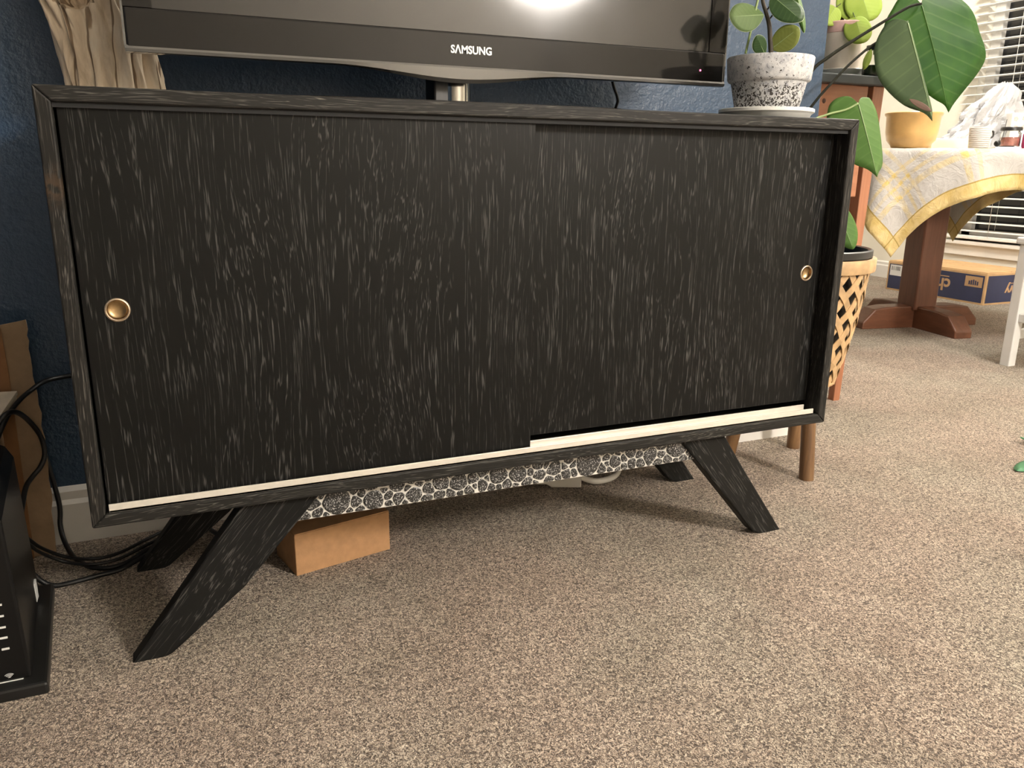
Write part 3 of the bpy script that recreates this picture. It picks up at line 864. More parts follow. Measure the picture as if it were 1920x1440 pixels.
tube('twig', [S_(1441, 36), S_(1445, 33), S_(1448, 29)], 0.0014, M['stem_brown'], pt, 6)
tube('stake', [S_(1398, 100), S_(1421, 0), S_(1440, -90)], 0.0022, M['stem_pale'], pt, 6, None, 0)
RM = (0.0005, M['leafrim'])
leaf('leaf', S_(1432, 28), S_(1370, 30, PD - 0.02), TOCAM, M['leaf_pale'], pt, OVAL, None, 1.0, 1.0, 14, 14, 0.05, rib=M['rib'], ribr=0.0008, rim=RM)
leaf('leaf', S_(1447, -8), S_(1504, 37, PD - 0.03), TOCAM + cu * 0.2, M['leaf_dark'], pt, OVAL, None, 0.88, 0.88, 12, 8, 0.04, rib=M['rib'], ribr=0.0007, rim=RM)
leaf('leaf', S_(1446, 92), S_(1498, 52, PD - 0.03), TOCAM, M['leaf_olive'], pt, OVAL, None, 1.02, 1.02, 14, 12, 0.05, rib=M['rib'], ribr=0.0008, rim=RM)
leaf('leaf', S_(1434, 102), S_(1419, 67, PD - 0.02), TOCAM, M['leaf_dark'], pt, OVAL, None, 1.0, 1.0, 14, 14, 0.05, rib=M['rib'], ribr=0.0006, rim=RM)
leaf('leaf', S_(1488, -30), S_(1515, 56, PD - 0.01), TOCAM + cr * 0.6, M['leaf_mid'], pt, OVAL, None, 0.55, 0.22, 20, 60, 0.10, rib=M['rib'], ribr=0.0007, rim=RM)
leaf('leaf', S_(1432, -45), S_(1385, -85), TOCAM, M['leaf_mid'], pt, OVAL, None, 1, 1, 14, 14, 0.05, rib=M['rib'], ribr=0.0007)
leaf('leaf', S_(1432, -80), S_(1490, -110), TOCAM, M['leaf_pale'], pt, OVAL, None, 1, 1, 14, 14, 0.05, rib=M['rib'], ribr=0.0007)

# ------------------------------------------------------------------ basket stand with the big-leaved plant
BX, BY = 1.420, 0.318
bk = thing('basket_planter', 'tripod wooden stand holding a lattice woven bamboo basket, beside the cabinet', 'planter', (BX, BY, 0))
feet = [((1.398, 0.207), (1.403, 0.232)), ((1.521, 0.386), (1.505, 0.372)), ((1.340, 0.410), (1.367, 0.383))]
for (fx, fy), (tx, ty) in feet:
    bm = bmesh.new(); btube(bm, [Vector((fx, fy, -0.004)), Vector((fx * .7 + tx * .3, fy * .7 + ty * .3, 0.065)), Vector((tx, ty, 0.2095))], 0.0165, 14, 0.0155)
    o = build('leg', bm, M['pole'], bk, smooth=True); o.modifiers.new('split', 'EDGE_SPLIT').split_angle = R(50)
    o['label'] = 'round peeled branch leg'


def brad(z):     # basket radius over height
    t_ = (z - 0.205) / (0.465 - 0.205)
    return 0.098 + 0.046 * t_ + 0.006 * math.sin(math.pi * t_)


lathe('rim_band', [(0.144, 0.462), (0.1535, 0.462), (0.1545, 0.466), (0.1545, 0.488), (0.1535, 0.490), (0.145, 0.490), (0.144, 0.487), (0.144, 0.462)], (BX, BY, 0), M['bamboo'], bk, 56)
lathe('basket_floor', [(0, 0.205), (0.099, 0.205), (0.101, 0.210), (0.098, 0.216), (0, 0.216)], (BX, BY, 0), M['bamboo'], bk, 40)
NS = 18
for s in (1, -1):
    for i in range(NS):
        bm = bmesh.new(); A = []
        K = 14
        for k in range(K + 1):
            z = 0.207 + (0.466 - 0.207) * k / K
            a = 2 * math.pi * i / NS + s * 1.55 * k / K
            rr = brad(z) + s * 0.0016 * math.cos(k * math.pi * 18 * 1.55 * 2 / (2 * math.pi) / K) + 0.0005
            half = 0.0068
            row = []
            for dw_, dr in ((-half, 0), (half, 0), (half, -0.0016), (-half, -0.0016)):
                aa = a + dw_ / rr * 0.92; zz_ = min(max(z - s * dw_ * 0.75, 0.205), 0.468)
                row.append(bm.verts.new((BX + (rr + dr) * math.cos(aa), BY + (rr + dr) * math.sin(aa), zz_)))
            A.append(row)
        for P, Q in zip(A, A[1:]):
            for k in range(4): bm.faces.new((P[k], P[(k + 1) % 4], Q[(k + 1) % 4], Q[k]))
        bm.faces.new(A[0]); bm.faces.new(A[-1][::-1])
        build('bamboo_strip', bm, M['bamboo'], bk)

mp = thing('large_leaf_plant', 'tall plant with big heart-shaped green leaves in a black pot, set in the bamboo basket', 'plant', (BX, BY, 0.217))
lathe('pot', [(0, 0.217), (0.086, 0.217), (0.090, 0.222), (0.130, 0.455), (0.140, 0.489), (0.1455, 0.492), (0.1455, 0.506), (0.141, 0.508), (0.135, 0.506), (0.126, 0.458), (0, 0.458)], (BX, BY, 0), M['blackplastic'], mp, 48)
lathe('soil', [(0, 0.472), (0.08, 0.470), (0.127, 0.462)], (BX, BY, 0), M['soil'], mp, 32)
c0 = Vector((BX, BY, 0.46))
tube('stalk', [c0 + Vector((0.01, 0.02, 0)), atd(1490, 330, 1.74), atd(1489, 215, 1.74), atd(1520, 137, 1.77), atd(1555, 106, 1.80), atd(1600, 76, 1.84), atd(1640, 51, 1.88), atd(1663, 37, 1.90), atd(1700, 15, 1.94), atd(1716, 9, 1.965), atd(1727, 7, 1.98)], 0.0042, M['stem_dark'], mp, 8, 0.0030)
tube('stalk', [c0 + Vector((-0.01, 0.0, 0)), atd(1494, 330, 1.74), atd(1505, 228, 1.75), atd(1570, 144, 1.83), atd(1622, 95, 1.92), atd(1650, 76, 1.955), atd(1675, 60, 1.955), atd(1699, 43, 1.922)], 0.0034, M['stem_dark'], mp, 8, 0.0028)
tube('stalk', [c0 + Vector((0.02, -0.02, 0)), atd(1500, 320, 1.70), atd(1520, 235, 1.70), atd(1548, 216, 1.70), atd(1585, 206, 1.70), atd(1609, 194, 1.70)], 0.0025, M['stem_pale'], mp, 8, 0.0022)
tube('stalk', [c0 + Vector((0.03, -0.01, 0)), atd(1545, 440, 1.79), atd(1552, 395, 1.80), atd(1562, 372, 1.80)], 0.0025, M['stem_pale'], mp, 8, 0.002)
leaf('leaf', atd(1562, 372, 1.80), atd(1601, 466, 1.775), TOCAM, M['leaf_mid'], mp, OVAL, None, 0.62, 0.62, 14, 14, 0.04, rib=M['rib'], ribr=0.0012)
R1 = [(0, 0), (-0.10, 0.08), (-0.13, 0.25), (-0.05, 0.43), (0.115, 0.525), (0.314, 0.53), (0.467, 0.530), (0.556, 0.490), (0.666, 0.380), (0.804, 0.215), (0.917, 0.082), (1, 0)]
L1 = [(0, 0), (-0.10, 0.06), (-0.09, 0.16), (0, 0.245), (0.121, 0.34), (0.3, 0.41), (0.5, 0.37), (0.7, 0.23), (0.857, 0.10), (0.93, 0.022), (1, 0)]
leaf('leaf', atd(1727, 7, 1.985), atd(1784, 206, 1.93), TOCAM + cu * 0.15 + cr * 0.1, M['leaf_deep'], mp, R1, L1, 1.0, 1.0, 8, 8, 0.04, rib=M['leaf_mid'], ribr=0.0016, wave=0.012)
L2 = [(0, 0), (-0.05, 0.09), (-0.03, 0.205), (0.10, 0.335), (0.227, 0.395), (0.442, 0.415), (0.59, 0.37), (0.793, 0.228), (0.907, 0.062), (1, 0)]
lf2 = leaf('leaf', atd(1701, 40, 1.915), atd(1751, 224, 1.87), TOCAM, M['leaf_grey'], mp, [(0, 0), (-0.01, 0.04), (0.10, 0.06), (0.5, 0.07), (0.85, 0.10), (0.95, 0.04), (1, 0)], L2, 0.6, 0.87, 40, 12, 0.03, rib=M['rib'], ribr=0.0016, wave=0.010)
leaf('withered_patch', atd(1705, 186, 1.868), atd(1747, 209, 1.862), TOCAM, M['brownpatch'], lf2, OVAL, None, 0.35, 0.30, 5, 5, 0.0)
R3 = [(0, 0), (-0.09, 0.06), (-0.115, 0.13), (-0.10, 0.20), (0.105, 0.235), (0.39, 0.20), (0.673, 0.155), (0.833, 0.11), (0.93, 0.04), (1, 0)]
L3 = [(0, 0), (-0.12, 0.07), (-0.145, 0.19), (-0.10, 0.29), (0, 0.35), (0.2, 0.40), (0.45, 0.38), (0.62, 0.30), (0.76, 0.22), (0.87, 0.09), (0.95, 0.03), (1, 0)]
leaf('leaf', atd(1609, 194, 1.70), atd(1647, 329, 1.66), TOCAM, M['leaf_mid'], mp, R3, L3, 1.32, 1.05, 28, 12, 0.04, rib=M['rib'], ribr=0.0014, wave=0.008)

# ------------------------------------------------------------------ reddish wooden stand with its plants
SX_, SY_ = 1.965, 0.655
st = thing('plant_stand', 'tall reddish pine stand with black top behind the navy wall', 'stand', (SX_ - 0.23, SY_ + 0.17, 0))
TOPZ = 0.916
box('black_top', SX_ - 0.475, SX_ + 0.022, SY_ - 0.018, SY_ + 0.36, TOPZ - 0.024, TOPZ, M['slate'], st, 0.003)


def tleg(x, y, sx, sy):
    """square tapered leg whose outer corner is at x, y"""
    bm = bmesh.new()
    lo, hi = 0.024, 0.040
    A = [bm.verts.new((x - sx * a, y + sy * b, -0.004)) for a, b in ((0.012, 0.012), (0.012 + lo, 0.012), (0.012 + lo, 0.012 + lo), (0.012, 0.012 + lo))]
    B = [bm.verts.new((x - sx * a, y + sy * b, TOPZ - 0.024)) for a, b in ((0, 0), (hi, 0), (hi, hi), (0, hi))]
    for k in range(4): bm.faces.new((A[k], A[(k + 1) % 4], B[(k + 1) % 4], B[k]))
    bm.faces.new(A); bm.faces.new(B)
    return build('leg', bm, M['redwood'], st, bevel=0.002)


tleg(SX_, SY_, 1, 1); tleg(SX_ - 0.45, SY_, -1, 1); tleg(SX_, SY_ + 0.34, 1, -1); tleg(SX_ - 0.45, SY_ + 0.34, -1, -1)
apf = box('front_board', SX_ - 0.41, SX_ - 0.052, SY_ + 0.006, SY_ + 0.024, 0.60, TOPZ - 0.024, M['redwood_x'], st, 0.002)
box('side_board', SX_ - 0.024, SX_ - 0.008, SY_ + 0.042, SY_ + 0.30, 0.60, TOPZ - 0.024, M['redwood'], st, 0.002)
box('side_board', SX_ - 0.442, SX_ - 0.426, SY_ + 0.042, SY_ + 0.30, 0.60, TOPZ - 0.024, M['redwood'], st, 0.002)
q = aty(1545, 189, SY_ + 0.006)
lathe('knot', [(0, 0.001), (0.005, 0.0009), (0.0065, 0)], (0, 0, 0), M['knot'], apf, 14, M=Matrix.Translation(q) @ Matrix.Rotation(R(90), 4, 'X'))

q = atz(1576, 141, TOPZ)
KY = SY_ + 0.095
KX = aty(1574, 130, KY).x
sc2 = lathe('saucer', [(0, 0), (0.050, 0), (0.063, 0.013), (0.066, 0.022), (0.064, 0.023), (0.048, 0.008), (0, 0.006)], (KX, KY, TOPZ), M['saucer'], None, 40, loc=(KX, KY, TOPZ))
tag(sc2, 'pale saucer under the blush clay pot', 'saucer')
pp = thing('potted_plant', 'lime-leaved plant in a blush clay pot with pink rim, on the pine stand', 'plant', (KX, KY, TOPZ + 0.006))
kz = TOPZ + 0.006
lathe('pot', [(0, 0), (0.047, 0), (0.049, 0.003), (0.0545, 0.112), (0.052, 0.112), (0.050, 0.10), (0, 0.10)], (KX, KY, kz), M['pinkpot'], pp, 44)
lathe('pot_rim', [(0.0535, 0.110), (0.0565, 0.110), (0.0585, 0.136), (0.0565, 0.138), (0.054, 0.136), (0.0535, 0.110)], (KX, KY, kz), M['pinkband'], pp, 44)
lathe('soil', [(0, 0.122), (0.054, 0.120)], (KX, KY, kz), M['soil'], pp, 24)
KD = (Vector((KX, KY, kz + 0.15)) - CAM).dot(fw)
K_ = lambda u, v, d=0.0: atd(u, v, KD + d)
tube('stem', [Vector((KX, KY, kz + 0.118)), K_(1579, 30), K_(1585, 8), K_(1592, -20), K_(1600, -60)], 0.0052, M['stem_brown'], pp, 8, 0.004)
for (b_, t_, w_, nd) in (((1590, -16), (1600, 36), 0.95, -0.02), ((1612, -20), (1633, 38), 1.15, -0.03), ((1604, 34), (1618, 80), 1.10, -0.05), ((1566, 14), (1547, 44), 1.1, -0.03),
                         ((1603, 2), (1620, 10), 0.9, 0.02), ((1585, -30), (1560, -60), 1.1, 0.0)):
    leaf('leaf', K_(b_[0], b_[1], nd), K_(t_[0], t_[1], nd - 0.005), TOCAM + cu * 0.1, M['leaf_lime'], pp, ROUND, None, w_, w_, 8, 8, 0.05, rib=M['stem_pale'], ribr=0.0006)
tube('leaf_stalk', [K_(1590, -20), K_(1597, 15, -0.02), K_(1606, 40, -0.045)], 0.0010, M['stem_green'], pp, 6)
tube('leaf_stalk', [K_(1588, 0), K_(1575, 8, -0.02), K_(1560, 20, -0.03)], 0.0010, M['stem_brown'], pp, 6)
tube('leaf_stalk', [K_(1592, -20), K_(1605, -22, -0.02), K_(1613, -19, -0.03)], 0.0010, M['stem_green'], pp, 6)

# glass jar with cuttings at the end of the stand
JY = SY_ + 0.006
JX = aty(1633, 140, JY).x
jar = thing('glass_jar', 'dark-lidded glass jar with trailing cuttings at the edge of the pine stand', 'jar', (JX, JY, TOPZ))
lathe('jar_body', [(0, 0), (0.021, 0), (0.024, 0.004), (0.024, 0.045), (0.016, 0.058), (0.016, 0.074), (0.018, 0.076), (0.0165, 0.077), (0.0145, 0.074), (0.0145, 0.058), (0.022, 0.044), (0.022, 0.006), (0, 0.004)], (JX, JY, TOPZ), M['glass'], jar, 32)
lathe('dark_content', [(0, 0.005), (0.0205, 0.005), (0.0212, 0.008), (0.0212, 0.028), (0, 0.028)], (JX, JY, TOPZ), M['leaf_dark'], jar, 24)
lathe('lid_ring', [(0.0165, 0.066), (0.019, 0.066), (0.019, 0.078), (0.0165, 0.078), (0.0165, 0.066)], (JX, JY, TOPZ), M['blackplastic'], jar, 28)
JD = (Vector((JX, JY, TOPZ + 0.04)) - CAM).dot(fw) - 0.03
J_ = lambda u, v, d=0.0: atd(u, v, JD + d)
tube('vine', [Vector((JX, JY, TOPZ + 0.055)), Vector((JX, JY, TOPZ + 0.082)), aty(1646, 98, 0.648), aty(1648, 122, 0.640), aty(1651, 138, 0.633), aty(1657, 152, 0.6325), aty(1659, 161, 0.6325), aty(1653, 153, 0.631), aty(1651, 142, 0.6295)], 0.0016, M['stem_pale'], jar, 6, 0.0010)
leaf('leaf', J_(1634, 92), J_(1620, 130, -0.005), TOCAM, M['leaf_lime'], jar, OVAL, None, 0.42, 0.42, 10, 10, 0.03)

# second little bottle just behind
BXx = aty(1612, 125, SY_ + 0.11).x
bt = lathe('glass_bottle', [(0, 0), (0.017, 0), (0.019, 0.003), (0.019, 0.05), (0.012, 0.064), (0.012, 0.082), (0.010, 0.082), (0.010, 0.064), (0.017, 0.048), (0.017, 0.005), (0, 0.004)], (BXx + 0.02, SY_ + 0.16, TOPZ), M['glass'], None, 28, loc=(BXx + 0.02, SY_ + 0.16, TOPZ))
tag(bt, 'small clear glass bottle beside the blush pot on the pine stand', 'bottle')

# ------------------------------------------------------------------ dining table with its cloth
TX, TY, TZ, TR = 3.19, 1.472, 0.752, 0.50
tb = thing('dining_table', 'round pedestal dining table of warm brown wood on a cross foot', 'table', (TX, TY, 0))
lathe('tabletop', [(0, TZ - 0.03), (TR - 0.020, TZ - 0.03), (TR - 0.010, TZ - 0.022), (TR - 0.010, TZ - 0.008), (TR - 0.018, TZ), (0, TZ)], (TX, TY, 0), M['tablewood'], tb, 72)
RZ = R(-10)
Tm = Matrix.Translation((TX, TY, 0)) @ Matrix.Rotation(RZ, 4, 'Z')
cs = 0.058
poly = [(-cs, -cs + .006), (-cs + .006, -cs), (cs - .006, -cs), (cs, -cs + .006), (cs, cs - .006), (cs - .006, cs), (-cs + .006, cs), (-cs, cs - .006)]
build('pedestal', bprism(bmesh.new(), poly, 0.08, TZ - 0.03, 'z', Tm), M['tablewood'], tb, bevel=0.002)
for k in range(4):
    Mk = Tm @ Matrix.Rotation(k * math.pi / 2, 4, 'Z')
    bm = bmesh.new()
    bprism(bm, [(0.0, -0.003), (0.295, -0.003), (0.295, 0.030), (0.240, 0.086), (0.18, 0.094), (0.0, 0.096)], -0.042, 0.042, 'y', Mk)
    build('foot', bm, M['tablewood_x'] if k % 2 == 0 else M['tablewood_y'], tb, bevel=0.006, seg=2)
box('under_brace', -0.36, 0.36, -0.04, 0.04, TZ - 0.07, TZ - 0.03, M['tablewood_x'], tb, 0.004, Tm)

# cloth: a square laid over the round top, its corners hanging
CA = R(207 - 45)      # corner directions at 207 deg and every quarter turn
NC = 96
bm = bmesh.new(); uvl = bm.loops.layers.uv.new('UVMap'); grid = []; uvd = {}
for i in range(NC + 1):
    row = []
    for j in range(NC + 1):
        u = -S + 2 * S * i / NC; v = -S + 2 * S * j / NC
        r = math.hypot(u, v); a = math.atan2(v, u) + CA
        if r <= TR:
            x, y, z = r * math.cos(a), r * math.sin(a), TZ + 0.0025
        else:
            drop = r - TR
            turn = min(drop, 0.02)
            ph = a - CA
            # folds: deepest beside each corner
            hang = min(1.0, drop / 0.30)
            wav = 0.028 * math.sin(ph * 11 + 0.6) + 0.016 * math.sin(ph * 19 + 2.1)
            corner = abs(math.cos(2 * (ph - math.pi / 4)))
            rad = TR + 0.006 + 0.012 * (turn / 0.02) + hang * (wav + 0.012 * math.cos(4 * (ph - math.pi / 4)))
            rad = max(rad, TR + 0.0045)
            x, y, z = rad * math.cos(a), rad * math.sin(a), TZ + 0.0025 - drop + 0.004 * (turn / 0.02)
            z += 0.010 * hang * math.sin(ph * 7 + 1.0)
        z += 0.0012 * noise.noise(Vector((u * 22, v * 22, 0)))
        x += 0.004 * noise.noise(Vector((u * 14, v * 14, 3))) * (1 if r > TR + 0.02 else 0)
        if r <= TR: z = max(z, TZ + 0.0012)
        vt = bm.verts.new((TX + x, TY + y, z)); uvd[vt] = (u, v); row.append(vt)
    grid.append(row)
for i in range(NC):
    for j in range(NC):
        f = bm.faces.new((grid[i][j], grid[i + 1][j], grid[i + 1][j + 1], grid[i][j + 1]))
for f in bm.faces:
    for l_ in f.loops: l_[uvl].uv = uvd[l_.vert]
cl = build('tablecloth', bm, M['cloth'], None, smooth=True, loc=(TX, TY, TZ), solid=0.0012)
tag(cl, 'white and mustard plaid tablecloth draped over the round dining table', 'tablecloth')
CZ = TZ + 0.004


def on_table(u, v, dist):
    """where the sight line through a pixel column passes the table at the given distance from the camera depth"""
    q = atd(u, v, dist)
    return Vector((q.x, q.y, CZ))


q = on_table(1706, 272, 3.13)
bo = thing('mixing_bowl', 'amber glazed bowl with a cream inside on the tablecloth', 'bowl', q)
prof_o = [(0, 0), (0.062, 0), (0.068, 0.004), (0.072, 0.012), (0.088, 0.030), (0.094, 0.06), (0.097, 0.118), (0.103, 0.124), (0.104, 0.131), (0.101, 0.133)]
prof_i = [(0.101, 0.133), (0.094, 0.128), (0.089, 0.06), (0.080, 0.028), (0.06, 0.012), (0, 0.010)]
lathe('bowl_body', prof_o, q, M['bowl'], bo, 56); lathe('bowl_inside', prof_i, q, M['bowl_in'], bo, 56)

# white carrier bag, slumped, one handle standing up
q = on_table(1832, 262, 3.42)
bg = bmesh.new(); rows = []
e_r = Vector((cr.x, cr.y, 0)).normalized(); e_f = Vector((fw.x, fw.y, 0)).normalized()
NAb, NZb = 72, 34
for i in range(NZb + 1):
    t_ = i / NZb
    hgt = 0.275 * t_
    # half width narrows, centre drifts to the standing handle on the right
    wL = 0.150 * (1 - t_) ** 0.75 + 0.018; wR = 0.150 * (1 - t_) ** 0.75 + 0.020 + 0.05 * math.sin(math.pi * t_) * 0.4
    cx_ = -0.010 + 0.100 * t_ ** 1.2
    dp = 0.085 * (1 - t_) ** 0.8 + 0.006
    row = []
    for k in range(NAb):
        a = 2 * math.pi * k / NAb
        c_, s_ = math.cos(a), math.sin(a)
        w_ = wR if c_ > 0 else wL
        nz_ = noise.noise(Vector((c_ * 2.6, s_ * 2.6, t_ * 3.5 + 2))) * 0.5 + abs(noise.noise(Vector((c_ * 6, s_ * 6, t_ * 5)))) * 0.4 - 0.12
        f_ = 1 + nz_ * (0.35 + 0.65 * min(1, t_ * 3)) * (1 if t_ < 0.97 else 0.5)
        p = Vector((q.x, q.y, 0)) + e_r * (cx_ + w_ * c_ * f_) + e_f * (dp * s_ * f_)
        row.append(bg.verts.new((p.x, p.y, CZ + hgt + 0.012 * t_ * noise.noise(Vector((c_ * 3, s_ * 3, 9))))))
    rows.append(row)
for A, B in zip(rows, rows[1:]):
    for k in range(NAb): bg.faces.new((A[k], A[(k + 1) % NAb], B[(k + 1) % NAb], B[k]))
bg.faces.new(rows[0][::-1]); bg.faces.new(rows[-1])
bo_ = build('plastic_bag', bg, M['bag'], None, smooth=False, loc=(q.x, q.y, CZ))
tag(bo_, 'crumpled white plastic carrier bag slumped on the table by the window', 'bag')

RZc = math.atan2(e_r.y, e_r.x)
q = on_table(1778, 262, 3.22)
Mc = Matrix.Translation(q) @ Matrix.Rotation(RZc, 4, 'Z')
o = box('flat_box', -0.085, 0.085, -0.04, 0.05, 0, 0.042, M['creambox'], None, 0.003, Mc, loc=q); tag(o, 'flat cream box lying in front of the plastic bag', 'box')
q = on_table(1834, 275, 2.99)
cp = thing('ceramic_cup', 'ribbed white ceramic cup at the table edge in front of the plastic bag', 'cup', q)
lathe('cup_body', [(0, 0), (0.031, 0), (0.033, 0.003), (0.0385, 0.074), (0.037, 0.076), (0.0345, 0.072), (0.029, 0.006), (0, 0.006)], q, M['ribbed'], cp, 40)
tube('handle', [q + e_r * 0.036 + Vector((0, 0, 0.062)), q + e_r * 0.047 + Vector((0, 0, 0.060)), q + e_r * 0.049 + Vector((0, 0, 0.045)), q + e_r * 0.036 + Vector((0, 0, 0.034))], 0.0035, M['blackplastic'], cp, 8)
q = on_table(1884, 276, 3.02)
Mc = Matrix.Translation(q) @ Matrix.Rotation(RZc, 4, 'Z')
o = box('napkin', -0.065, 0.034, -0.05, 0.06, 0, 0.006, M['label'], None, 0.002, Mc, loc=q); tag(o, 'folded white napkin under the glass jar on the table', 'napkin')
q = on_table(1892, 272, 3.03) + Vector((0, 0, 0.006))
gj = thing('glass_jar', 'squat glass jar with black lid on the folded napkin', 'jar', q)
lathe('jar_body', [(0, 0), (0.032, 0), (0.035, 0.004), (0.035, 0.050), (0.030, 0.056), (0.030, 0.062), (0.028, 0.062), (0.028, 0.055), (0.033, 0.049), (0.033, 0.005), (0, 0.003)], q, M['glass'], gj, 36)
lathe('filling', [(0, 0.004), (0.0315, 0.005), (0.0315, 0.036), (0, 0.038)], q, M['pinkcontent'], gj, 28)
lathe('lid', [(0, 0.073), (0.034, 0.073), (0.0365, 0.070), (0.0365, 0.060), (0.031, 0.060), (0, 0.061)], q, M['blackplastic'], gj, 36)
q = on_table(1927, 276, 3.000)
o = lathe('pink_pot', [(0, 0), (0.019, 0), (0.022, 0.004), (0.022, 0.052), (0.019, 0.056), (0, 0.056)], q, M['pink'], None, 30, loc=q); tag(o, 'magenta plastic pot beside the squat glass jar', 'pot')
q = on_table(1870, 268, 2.975) + Vector((0, 0, 0.006))
bl_ = thing('tea_infuser', 'black ball with a bent wire handle beside the ribbed cup', 'infuser', q)
lathe('ball', [(0.0115 * math.sin(math.pi * i / 10), 0.0115 - 0.0115 * math.cos(math.pi * i / 10)) for i in range(11)], q, M['blackgloss'], bl_, 20)
tube('wire', [q + e_r * 0.009 + Vector((0, 0, 0.02)), q + e_r * 0.015 + Vector((0, 0, 0.03)), q + e_r * 0.018 + Vector((0, 0, 0.055)), q + e_r * 0.022 + Vector((0, 0, 0.098))], 0.0011, M['blackplastic'], bl_, 6)
q = on_table(1899, 268, 3.30)
Mc = Matrix.Translation(q) @ Matrix.Rotation(RZc, 4, 'Z')
cd = thing('printed_carton', 'pale carton with small flower print standing behind the glass jar', 'carton', q)
box('carton_body', -0.032, 0.036, -0.02, 0.02, 0, 0.148, M['label'], cd, 0.001, Mc)
for k, (dx, dz) in enumerate(((-0.014, 0.125), (0.020, 0.127), (-0.012, 0.092), (0.022, 0.094))):
    for a in range(5):
        an = a * 2 * math.pi / 5 + k
        lathe('flower_print', [(0, 0.0006), (0.0045, 0.0004), (0.005, 0)], (0, 0, 0), M['pinkband'], cd, 8,
              M=Mc @ Matrix.Translation((dx + 0.006 * math.cos(an), -0.02, dz + 0.006 * math.sin(an))) @ Matrix.Rotation(R(90), 4, 'X'))

# ------------------------------------------------------------------ printed delivery box under the window
cbx = thing('delivery_box', 'flat navy printed cardboard delivery box on the carpet under the window', 'box', (4.19, 2.07, 0))
X0, X1, Y0, Y1, HB = 4.0, 4.37, 1.745, 2.372, 0.165
box('carton', X0, X1, Y0, Y1, -0.002, HB, M['carton'], cbx, 0.003)
o = box('printed_side', X0 - 0.0012, X0 + 0.001, Y0 + 0.012, Y1 - 0.012, 0.010, HB - 0.014, M['navyprint'], cbx)
o2 = box('printed_end', X0 + 0.012, X1 - 0.012, Y0 - 0.0012, Y0 + 0.001, 0.010, HB - 0.014, M['navyprint'], cbx)
box('flap', X0 + 0.004, X0 + 0.18, Y0 + 0.003, Y1 - 0.003, HB, HB + 0.004, M['carton'], cbx, 0.001)
box('flap', X0 + 0.19, X1 - 0.004, Y0 + 0.003, Y1 - 0.003, HB, HB + 0.004, M['carton'], cbx, 0.001)
# the print stands on its head: face x- seen along +x, reading direction -y on the sheet turned by 180
FX = Matrix(((0, 0, -1, X0 - 0.0014), (-1, 0, 0, 0), (0, 1, 0, 0), (0, 0, 0, 1)))      # text x -> -y, text y -> z
def face_x(y, z, rot=180): return Matrix.Translation((0, y, z)) @ FX @ Matrix.Rotation(R(rot), 4, 'Z')
lettering('brand_lettering', 'chewy', 0.090, face_x(2.065, 0.082), M['kraftprint'], o, 0.0025)
box('print_rule', X0 - 0.0020, X0 - 0.001, 1.962, 2.03, 0.121, 0.126, M['kraftprint'], o)
box('print_panel', X0 - 0.0020, X0 - 0.001, 1.765, 1.865, 0.088, 0.142, M['kraftprint'], o)
for k in range(5): box('print_mark', X0 - 0.0026, X0 - 0.002, 1.787 + k * 0.012, 1.795 + k * 0.012, 0.098, 0.118 + 0.008 * (2 - abs(2 - k)) / 2, M['navyprint'], o)
box('address_label', X0 - 0.0020, X0 - 0.001, 2.272, 2.352, 0.085, 0.146, M['label'], o)
random.seed(9)
for k in range(7): box('barcode_bar', X0 - 0.0026, X0 - 0.002, 2.285 + k * 0.0088, 2.285 + k * 0.0088 + random.choice((0.002, 0.004)), 0.115, 0.138, M['inkblack'], o)
FY = Matrix(((1, 0, 0, 0), (0, 0, -1, Y0 - 0.0014), (0, 1, 0, 0), (0, 0, 0, 1)))
lettering('brand_lettering', 'chewy', 0.075, Matrix.Translation((4.248, 0, 0.072)) @ FY @ Matrix.Rotation(R(180), 4, 'Z'), M['kraftprint'], o2, 0.002)
box('print_rule', 4.185, 4.265, Y0 - 0.0020, Y0 - 0.001, 0.106, 0.110, M['kraftprint'], o2)
box('packing_tape', X0 + 0.265, X0 + 0.32, Y0 - 0.0020, Y0 - 0.0010, 0.02, HB - 0.005, M['taper'], o2)

# ------------------------------------------------------------------ white chair beside the table
chx, chy = 2.853, 0.775
ch = thing('white_chair', 'white painted wooden chair standing by the dining table', 'chair', (chx + 0.21, chy - 0.18, 0))
LGS = ((chx, chy), (chx + 0.38, chy), (chx, chy - 0.36), (chx + 0.38, chy - 0.36))
for k, (x, y) in enumerate(LGS):
    box('leg', x, x + 0.036, y, y + 0.036, -0.004, 0.43 if k < 2 else 0.88, M['chair_white'], ch, 0.003)
box('seat', chx - 0.01, chx + 0.426, chy - 0.36, chy + 0.046, 0.43, 0.455, M['chair_white'], ch, 0.006)
box('stretcher', chx + 0.036, chx + 0.38, chy + 0.008, chy + 0.028, 0.095, 0.13, M['chair_white'], ch, 0.003)
box('stretcher', chx + 0.008, chx + 0.028, chy - 0.324, chy, 0.16, 0.19, M['chair_white'], ch, 0.003)
box('stretcher', chx + 0.388, chx + 0.408, chy - 0.324, chy, 0.16, 0.19, M['chair_white'], ch, 0.003)
for z in (0.58, 0.70, 0.82): box('back_slat', chx + 0.036, chx + 0.38, chy - 0.352, chy - 0.334, z, z + 0.05, M['chair_white'], ch, 0.003)

